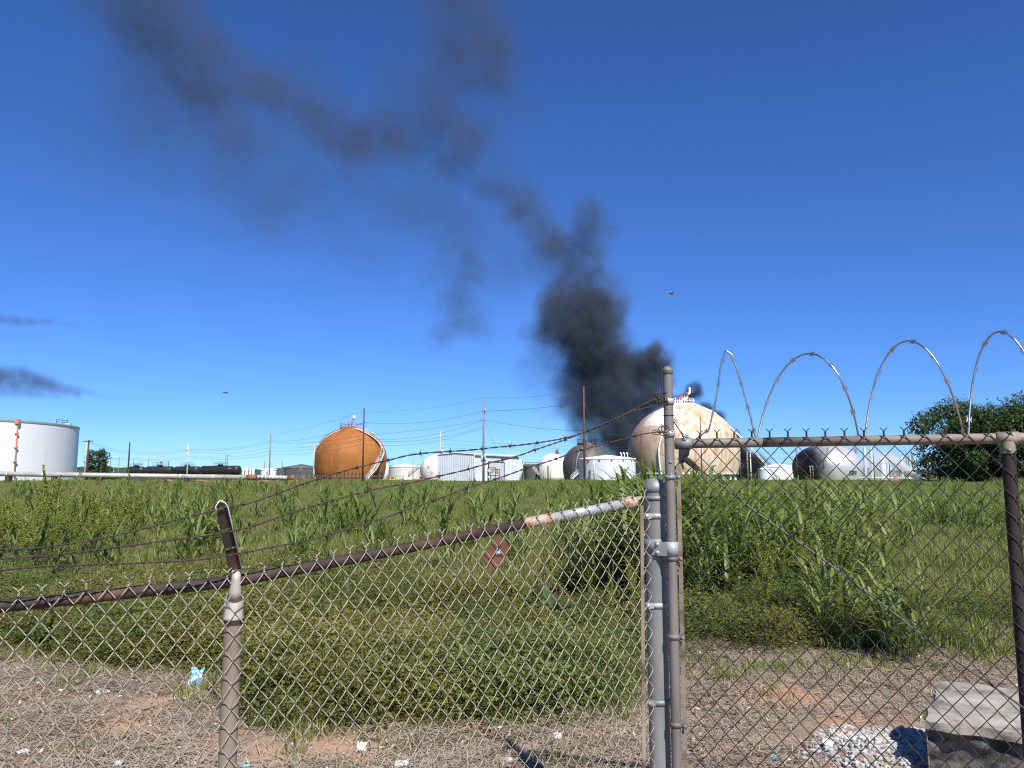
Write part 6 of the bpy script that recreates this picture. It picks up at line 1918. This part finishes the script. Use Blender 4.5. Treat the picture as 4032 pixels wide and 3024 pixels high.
# white gravel by the block
M['gravel'] = surf('white_gravel', (0.26, 0.25, 0.235), (0.52, 0.51, 0.49), 26, 0.9, c3=(0.16, 0.15, 0.14), scale3=16)
mb = MB()
for i in range(11000):
    X_, Y_ = random.uniform(1.3, 2.75), random.uniform(3.45, 5.2)
    e = (Vector((X_, Y_, 0)) - B0)
    if e.dot(bd_) > 0.01 and -0.02 < e.dot(bs_) < 1.05: continue
    dd = -e.dot(bd_)
    if random.random() < (dd - 0.22) / 0.45 or (e.dot(bs_) < -0.02 and e.dot(bd_) > 0.05 and random.random() < 0.8): continue
    s_ = random.uniform(0.005, 0.012) if random.random() < 0.75 else random.uniform(0.012, 0.023)
    V_, F_ = rock((X_, Y_, gz(X_, Y_) + s_ * 0.3), s_, s_ * random.uniform(0.6, 1), s_ * random.uniform(0.45, 0.8), i, 6)
    mb.add(V_, F_)
tag(mb.build('gravel', 'gravel'), 'loose white gravel beside the concrete block', None, None, 'stuff')

# litter
M['paper'] = surf('white_paper', (0.70, 0.70, 0.69), (0.78, 0.78, 0.77), 20, 0.6)
M['foil_blue'] = surf('blue_wrapper', (0.05, 0.30, 0.60), (0.10, 0.42, 0.70), 25, 0.35, 0.1, (0.75, 0.80, 0.85), 30, (0.50, 0.55))
M['foil_teal'] = surf('teal_wrapper', (0.05, 0.42, 0.45), (0.10, 0.52, 0.55), 25, 0.35)
M['leaf_brown'] = surf('dead_brown_leaf', (0.17, 0.085, 0.045), (0.25, 0.14, 0.08), 20, 0.7)
M['foil_red'] = surf('red_scrap', (0.50, 0.06, 0.05), (0.55, 0.10, 0.08), 20, 0.5)
def crumple(c_, w, h, seed, n=7, up=0.6):
    rg_ = np.random.default_rng(seed)
    V_ = []
    fold_ = rg_.normal(size=(n + 1, n + 1))
    for layer in (0, 1):
        for j in range(n + 1):
            for i in range(n + 1):
                a_, b_ = i / n - 0.5, j / n - 0.5
                z = 0.012 + up * h * (0.5 + b_) + 0.10 * h * fold_[j, i] + 0.25 * w * abs(math.sin(a_ * 6 + b_ * 4)) * 0.4 + layer * 0.0015
                V_.append(c_ + Vector((a_ * w + 0.08 * w * fold_[i, j], b_ * h * (1 - up * 0.6) + 0.05 * w * fold_[j, i], max(z, 0.004))))
    k_ = n + 1
    F_ = [(j * k_ + i, j * k_ + i + 1, (j + 1) * k_ + i + 1, (j + 1) * k_ + i) for j in range(n) for i in range(n)]
    F_ += [tuple(x + k_ * k_ for x in reversed(f_)) for f_ in F_]
    return V_, F_
for px, py, w, h, mt, nm, lb, up in (
        (774, 2694, 0.10, 0.125, 'foil_blue', 'snack_wrapper', 'crumpled blue and white wrapper on the bare strip, left of the line post', 0.95),
        (1422, 2950, 0.055, 0.060, 'paper', 'paper_scrap', 'crumpled white paper on the orange clay patch', 0.6),
        (1580, 3012, 0.075, 0.05, 'paper', 'paper_scrap', 'white paper scrap at the bottom edge between the posts', 0.4),
        (2196, 2900, 0.045, 0.05, 'paper', 'paper_scrap', 'torn white paper right beside the dark post shadow', 0.4),
        (408, 2722, 0.085, 0.04, 'paper', 'paper_scrap', 'flat grey-white scrap left of the blue wrapper', 0.2),
        (555, 2898, 0.035, 0.035, 'paper', 'paper_scrap', 'small white scrap on the straw below the blue wrapper', 0.4),
        (465, 3008, 0.04, 0.04, 'paper', 'paper_scrap', 'white scrap at the bottom edge left of the line post', 0.4),
        (90, 2960, 0.06, 0.04, 'paper', 'paper_scrap', 'white scrap low at the left edge', 0.3),
        (965, 3016, 0.04, 0.03, 'foil_teal', 'teal_scrap', 'teal plastic scrap at the foot of the line post', 0.4),
        (93, 2998, 0.02, 0.02, 'foil_red', 'red_scrap', 'tiny red scrap at the bottom left', 0.4),
        (1885, 2862, 0.075, 0.06, 'leaf_brown', 'dead_leaf', 'large brown dead leaf at the edge of the weeds', 0.4),
        (3050, 2980, 0.04, 0.03, 'foil_teal', 'teal_scrap', 'blue-green scrap on the bare strip behind the gate', 0.4),
        (3260, 2925, 0.05, 0.035, 'paper', 'paper_scrap', 'white scrap behind the gate mesh left of the gravel', 0.4)):
    c_ = ground_at(px, py)
    V_, F_ = crumple(Vector((0, 0, 0)) + c_, w, h, int(px), 7, up)
    tag(MB().add(V_, F_).build(nm, mt, None, None, c_), lb, 'litter', 'litter on the bare strip')
rg2 = np.random.default_rng(9)
for i, (px, py, s_, lb) in enumerate(((1150, 2920, 0.02, 'small pale stone left of the orange clay'), (610, 2730, 0.022, 'white pebble on bare clay left of the wrapper'), (2000, 2985, 0.03, 'pale stone left of the dark shadow'),
                                      (2640, 3000, 0.02, 'small stone under the gate post'), (2880, 2870, 0.028, 'pale stone behind the gate near the post'), (2300, 2820, 0.028, 'grey stone at the edge of the weeds'))):
    c_ = ground_at(px, py)
    V_, F_ = rock(c_ + Vector((0, 0, s_ * 0.3)), s_, s_ * 0.8, s_ * 0.55, i + 50, 10)
    tag(MB().add(V_, F_).build('stone', 'gravel', None, None, c_), lb, 'stone', 'stones on the bare strip')

# ================================================================== smoke and water spray
def puffy(name, label, puffs, voxel, color, gain, cat=None, aniso=0.0, warp=((0.045, 16.0), (0.13, 7.0), (0.4, 2.4)), cut=(0.32, 0.62), nscale=0.09, seed=0.0, zlim=(0.3, None), soft=0.15):
    """A cloud: density summed from soft puffs (px, py, radius px, density, distance) and broken up by noise, as a volume grid."""
    P = []
    for px, py, rp, dn, Yp in puffs:
        c_ = at(px, py, Yp); P.append((c_, rp * PM(Yp), dn))
    pad = 1.25
    lo = Vector([min(c[i] - r * pad for c, r, d in P) for i in range(3)])
    hi = Vector([max(c[i] + r * pad for c, r, d in P) for i in range(3)])
    if zlim[0] is not None: lo.z = max(lo.z, zlim[0])
    if zlim[1] is not None: hi.z = min(hi.z, zlim[1])
    res = [max(8, int((hi[i] - lo[i]) / voxel)) for i in range(3)]
    ng = bpy.data.node_groups.new(name + '_field', 'GeometryNodeTree')
    ng.interface.new_socket('Geometry', in_out='OUTPUT', socket_type='NodeSocketGeometry')
    N = ng.nodes.new; L = ng.links.new
    go = N('NodeGroupOutput')
    vc = N('GeometryNodeVolumeCube')
    vc.inputs['Min'].default_value = lo; vc.inputs['Max'].default_value = hi
    for i, ax in enumerate('XYZ'): vc.inputs['Resolution ' + ax].default_value = res[i]
    pos = N('GeometryNodeInputPosition').outputs[0]
    def vm(op, a, b_):
        x = N('ShaderNodeVectorMath'); x.operation = op
        for s_, v_ in zip(x.inputs[:2], (a, b_)):
            if isinstance(v_, bpy.types.NodeSocket): L(v_, s_)
            else: s_.default_value = v_
        return x
    def fm(op, a, b_, c_=None):
        x = N('ShaderNodeMath'); x.operation = op
        for s_, v_ in zip(x.inputs, (a, b_, c_)):
            if v_ is None: continue
            if isinstance(v_, bpy.types.NodeSocket): L(v_, s_)
            else: s_.default_value = v_
        return x.outputs[0]
    q = pos
    for sc_, am in warp:
        nz = N('ShaderNodeTexNoise'); L(vm('ADD', pos, (seed, seed, seed)).outputs[0], nz.inputs['Vector'])
        nz.inputs['Scale'].default_value = sc_; nz.inputs['Detail'].default_value = 2.0
        dv = vm('SUBTRACT', nz.outputs['Color'], (0.5, 0.5, 0.5)).outputs[0]
        q = vm('ADD', q, vm('MULTIPLY', dv, (am, am, am)).outputs[0]).outputs[0]
    acc = None
    for c_, r, d in P:
        ds = vm('DISTANCE', q, tuple(c_)).outputs['Value']
        mr = N('ShaderNodeMapRange'); mr.interpolation_type = 'SMOOTHSTEP'
        L(ds, mr.inputs['Value'])
        mr.inputs['From Min'].default_value = r; mr.inputs['From Max'].default_value = r * soft
        mr.inputs['To Min'].default_value = 0.0; mr.inputs['To Max'].default_value = d / (r + 3.0) * 3.0
        acc = mr.outputs[0] if acc is None else fm('ADD', acc, mr.outputs[0])
    nz = N('ShaderNodeTexNoise'); L(q, nz.inputs['Vector'])
    nz.inputs['Scale'].default_value = nscale; nz.inputs['Detail'].default_value = 8; nz.inputs['Roughness'].default_value = 0.66
    mr = N('ShaderNodeMapRange'); L(nz.outputs['Fac'], mr.inputs['Value'])
    mr.inputs['From Min'].default_value = cut[0]; mr.inputs['From Max'].default_value = cut[1]
    mr.inputs['To Min'].default_value = 0.05; mr.inputs['To Max'].default_value = 1.15
    n2 = N('ShaderNodeTexNoise'); L(q, n2.inputs['Vector'])
    n2.inputs['Scale'].default_value = nscale * 3.3; n2.inputs['Detail'].default_value = 6; n2.inputs['Roughness'].default_value = 0.7
    m2 = N('ShaderNodeMapRange'); L(n2.outputs['Fac'], m2.inputs['Value'])
    m2.inputs['From Min'].default_value = 0.36; m2.inputs['From Max'].default_value = 0.60
    m2.inputs['To Min'].default_value = 0.22; m2.inputs['To Max'].default_value = 1.35
    dens = fm('MULTIPLY', fm('MULTIPLY', fm('MULTIPLY', acc, mr.outputs[0]), m2.outputs[0]), gain)
    L(dens, vc.inputs['Density'])
    mt = bpy.data.materials.new(name); mt.use_nodes = True
    nt_ = mt.node_tree; nt_.nodes.clear()
    ou = nt_.nodes.new('ShaderNodeOutputMaterial'); pv_ = nt_.nodes.new('ShaderNodeVolumePrincipled')
    pv_.inputs['Color'].default_value = tuple(color) + (1,)
    pv_.inputs['Density'].default_value = 1.0
    pv_.inputs['Anisotropy'].default_value = aniso
    nt_.links.new(pv_.outputs[0], ou.inputs['Volume'])
    sm = N('GeometryNodeSetMaterial'); sm.inputs['Material'].default_value = mt
    L(vc.outputs[0], sm.inputs[0]); L(sm.outputs[0], go.inputs[0])
    me_ = bpy.data.meshes.new(name); me_.from_pydata([tuple(c) for c, r, d in P], [], []); me_.materials.append(mt)
    o_ = bpy.data.objects.new(name, me_); COL.objects.link(o_)
    md = o_.modifiers.new('field', 'NODES'); md.node_group = ng
    tag(o_, label, cat, None, 'stuff')
    return o_

YS = 262.0
plume = [  # px, py, radius, density
    (2455, 1760, 90, 1.2), (2450, 1680, 95, 1.2), (2480, 1600, 105, 1.3), (2540, 1500, 100, 1.2), (2570, 1420, 75, 1.1), (2590, 1365, 45, 0.9), (2620, 1430, 40, 0.6),
    (2300, 1650, 75, 0.45), (2320, 1580, 90, 0.7), (2400, 1560, 120, 1.0), (2430, 1450, 125, 1.1), (2330, 1470, 95, 0.8), (2340, 1370, 145, 1.1), (2260, 1270, 145, 1.0), (2350, 1230, 115, 0.9), (2180, 1290, 90, 0.5),
    (2170, 1200, 90, 0.42), (2260, 1140, 110, 0.55), (2390, 1150, 90, 0.38), (2210, 1030, 115, 0.42), (2330, 1030, 75, 0.35), (2320, 940, 80, 0.38), (2330, 850, 80, 0.42), (2385, 870, 45, 0.22),
    (2130, 930, 90, 0.36), (2080, 850, 95, 0.36), (2020, 770, 90, 0.36), (1960, 730, 70, 0.28), (1880, 700, 65, 0.28), (1780, 660, 75, 0.48), (1820, 560, 110, 0.34), (1900, 500, 90, 0.22),
    (1740, 450, 110, 0.28), (1770, 320, 150, 0.24), (1890, 260, 150, 0.24), (1990, 260, 110, 0.22), (2050, 420, 90, 0.12), (1830, 120, 180, 0.24), (1960, 130, 120, 0.22), (1800, -60, 200, 0.24), (1650, 540, 110, 0.26), (1560, 520, 110, 0.30),
    (1480, 560, 105, 0.40), (1390, 600, 100, 0.40), (1380, 520, 90, 0.28), (1270, 500, 110, 0.38), (1180, 430, 100, 0.34), (1080, 370, 90, 0.28), (1000, 310, 110, 0.26),
    (880, 330, 170, 0.30), (760, 230, 190, 0.30), (640, 100, 200, 0.30), (540, -30, 210, 0.28), (450, -160, 220, 0.28), (860, 480, 120, 0.14), (960, 560, 120, 0.10), (1070, 830, 110, 0.09),
    (1800, 1000, 95, 0.17), (1870, 1080, 80, 0.22), (1790, 1160, 90, 0.18), (1850, 1260, 90, 0.17), (1760, 1340, 70, 0.12), (1690, 1090, 70, 0.10), (1400, 850, 260, 0.07), (1150, 650, 260, 0.07), (900, 700, 280, 0.06),
    (2150, 1350, 80, 0.12), (2200, 1430, 80, 0.16), (2260, 1510, 85, 0.28), (2280, 1580, 80, 0.4), (2290, 1700, 60, 0.35), (2330, 1720, 60, 0.4), (2400, 1690, 60, 0.5), (2110, 1260, 60, 0.14),
    (1200, 320, 150, 0.12), (600, 330, 220, 0.17), (760, 520, 240, 0.13), (1600, 350, 170, 0.15), (1560, 720, 170, 0.13), (1700, 850, 160, 0.14), (1850, 900, 140, 0.13), (1050, 720, 260, 0.10), (450, 560, 240, 0.08), (2000, 1050, 130, 0.10), (1950, 620, 120, 0.12),
    (2120, 1480, 110, 0.12), (2230, 1600, 90, 0.16), (2350, 1760, 80, 0.20),
]
random.seed(4)
puffy('smoke', 'dark smoke plume climbing from behind the rust stained tank and drifting left across the sky',
      [(a, b_, r * (1.3 if b_ > 1180 else 1.5), d * (2.1 if b_ > 1180 else (1.2 if b_ > 780 else 1.0)), YS + random.uniform(-9, 9) + (0 if b_ > 1200 else random.uniform(-8, 8))) for a, b_, r, d in plume], 0.66, (0.110, 0.135, 0.178), 1.0, 'smoke', 0.0, seed=3.0)
low = [(2945, 1845, 55, 1.5), (2925, 1790, 38, 1.4), (2965, 1815, 42, 1.4), (2995, 1860, 52, 1.3), (3030, 1885, 40, 1.2), (2900, 1760, 40, 1.0), (2880, 1710, 34, 0.8), (2738, 1548, 42, 0.9), (2712, 1580, 42, 0.9), (2660, 1600, 50, 0.8),
       (2785, 1612, 38, 1.0), (2830, 1640, 34, 1.0), (2780, 1690, 90, 1.0), (2860, 1780, 80, 1.0), (2880, 1860, 90, 1.2)]
puffy('smoke', 'black smoke billowing low behind and right of the rust stained tank', [(a, b_, r * 1.2, d, 232) for a, b_, r, d in low], 0.55, (0.06, 0.06, 0.065), 2.2, 'smoke', 0.0,
      ((0.12, 4.0), (0.35, 1.8)), (0.34, 0.56), 0.22, 11.0)
def along(P_, k_):
    out = []
    for A_, B_ in zip(P_[:-1], P_[1:]):
        for j in range(k_): out.append(tuple(a_ + (b_ - a_) * j / k_ for a_, b_ in zip(A_, B_)))
    return out + [P_[-1]]
haze_l = along([(-60, 1490, 62, 0.26), (60, 1480, 56, 0.26), (170, 1505, 44, 0.24), (270, 1535, 30, 0.22), (370, 1558, 20, 0.18), (470, 1570, 13, 0.12), (540, 1574, 8, 0.06)], 4) + along([(-60, 1530, 40, 0.22), (120, 1545, 36, 0.2), (300, 1562, 22, 0.16)], 4)
haze_l += along([(-40, 1248, 34, 0.2), (60, 1258, 28, 0.2), (150, 1268, 22, 0.2), (250, 1279, 16, 0.16), (330, 1288, 10, 0.1)], 4)
haze_0 = [(-60, 1500, 90, 0.5), (60, 1490, 75, 0.5), (170, 1512, 65, 0.42), (270, 1535, 52, 0.36), (370, 1555, 40, 0.30), (460, 1566, 28, 0.22), (120, 1545, 55, 0.35), (0, 1540, 60, 0.35),
          (-40, 1250, 55, 0.35), (60, 1262, 42, 0.35), (150, 1270, 36, 0.32), (230, 1276, 30, 0.26), (300, 1284, 22, 0.18)]
puffy('smoke', 'two thin purple-grey smoke streaks at the left edge above the white tank', [(a, b_, r * 1.15, d, 300) for a, b_, r, d in haze_l], 0.7, (0.12, 0.125, 0.175), 1.0, 'smoke', 0.0,
      ((0.05, 4.0), (0.2, 2.0)), (0.1, 0.6), 0.06, 31.0)
jet = [(3636, 1893, 10, 6.0), (3624, 1886, 12, 6.0), (3612, 1879, 14, 5.5), (3600, 1871, 16, 5.0), (3586, 1862, 18, 4.4), (3572, 1852, 20, 3.4), (3556, 1842, 23, 2.4), (3540, 1831, 26, 1.7), (3522, 1820, 30, 1.1), (3500, 1810, 36, 0.7),
       (3470, 1805, 48, 0.32), (3440, 1815, 56, 0.26), (3420, 1840, 40, 0.22), (3480, 1850, 50, 0.30), (3440, 1870, 50, 0.34), (3415, 1882, 30, 0.26), (3500, 1870, 38, 0.34), (3540, 1875, 30, 0.30), (3430, 1800, 40, 0.12)]
puffy('water_spray', 'white water jet shot from the monitor by the trees, spreading into mist', [(a, b_, r * 1.1, d, 134) for a, b_, r, d in jet], 0.16, (0.96, 0.97, 0.98), 1.8, 'water jet', 0.0,
      ((0.5, 0.7), (1.4, 0.3)), (0.28, 0.62), 0.9, 17.0)
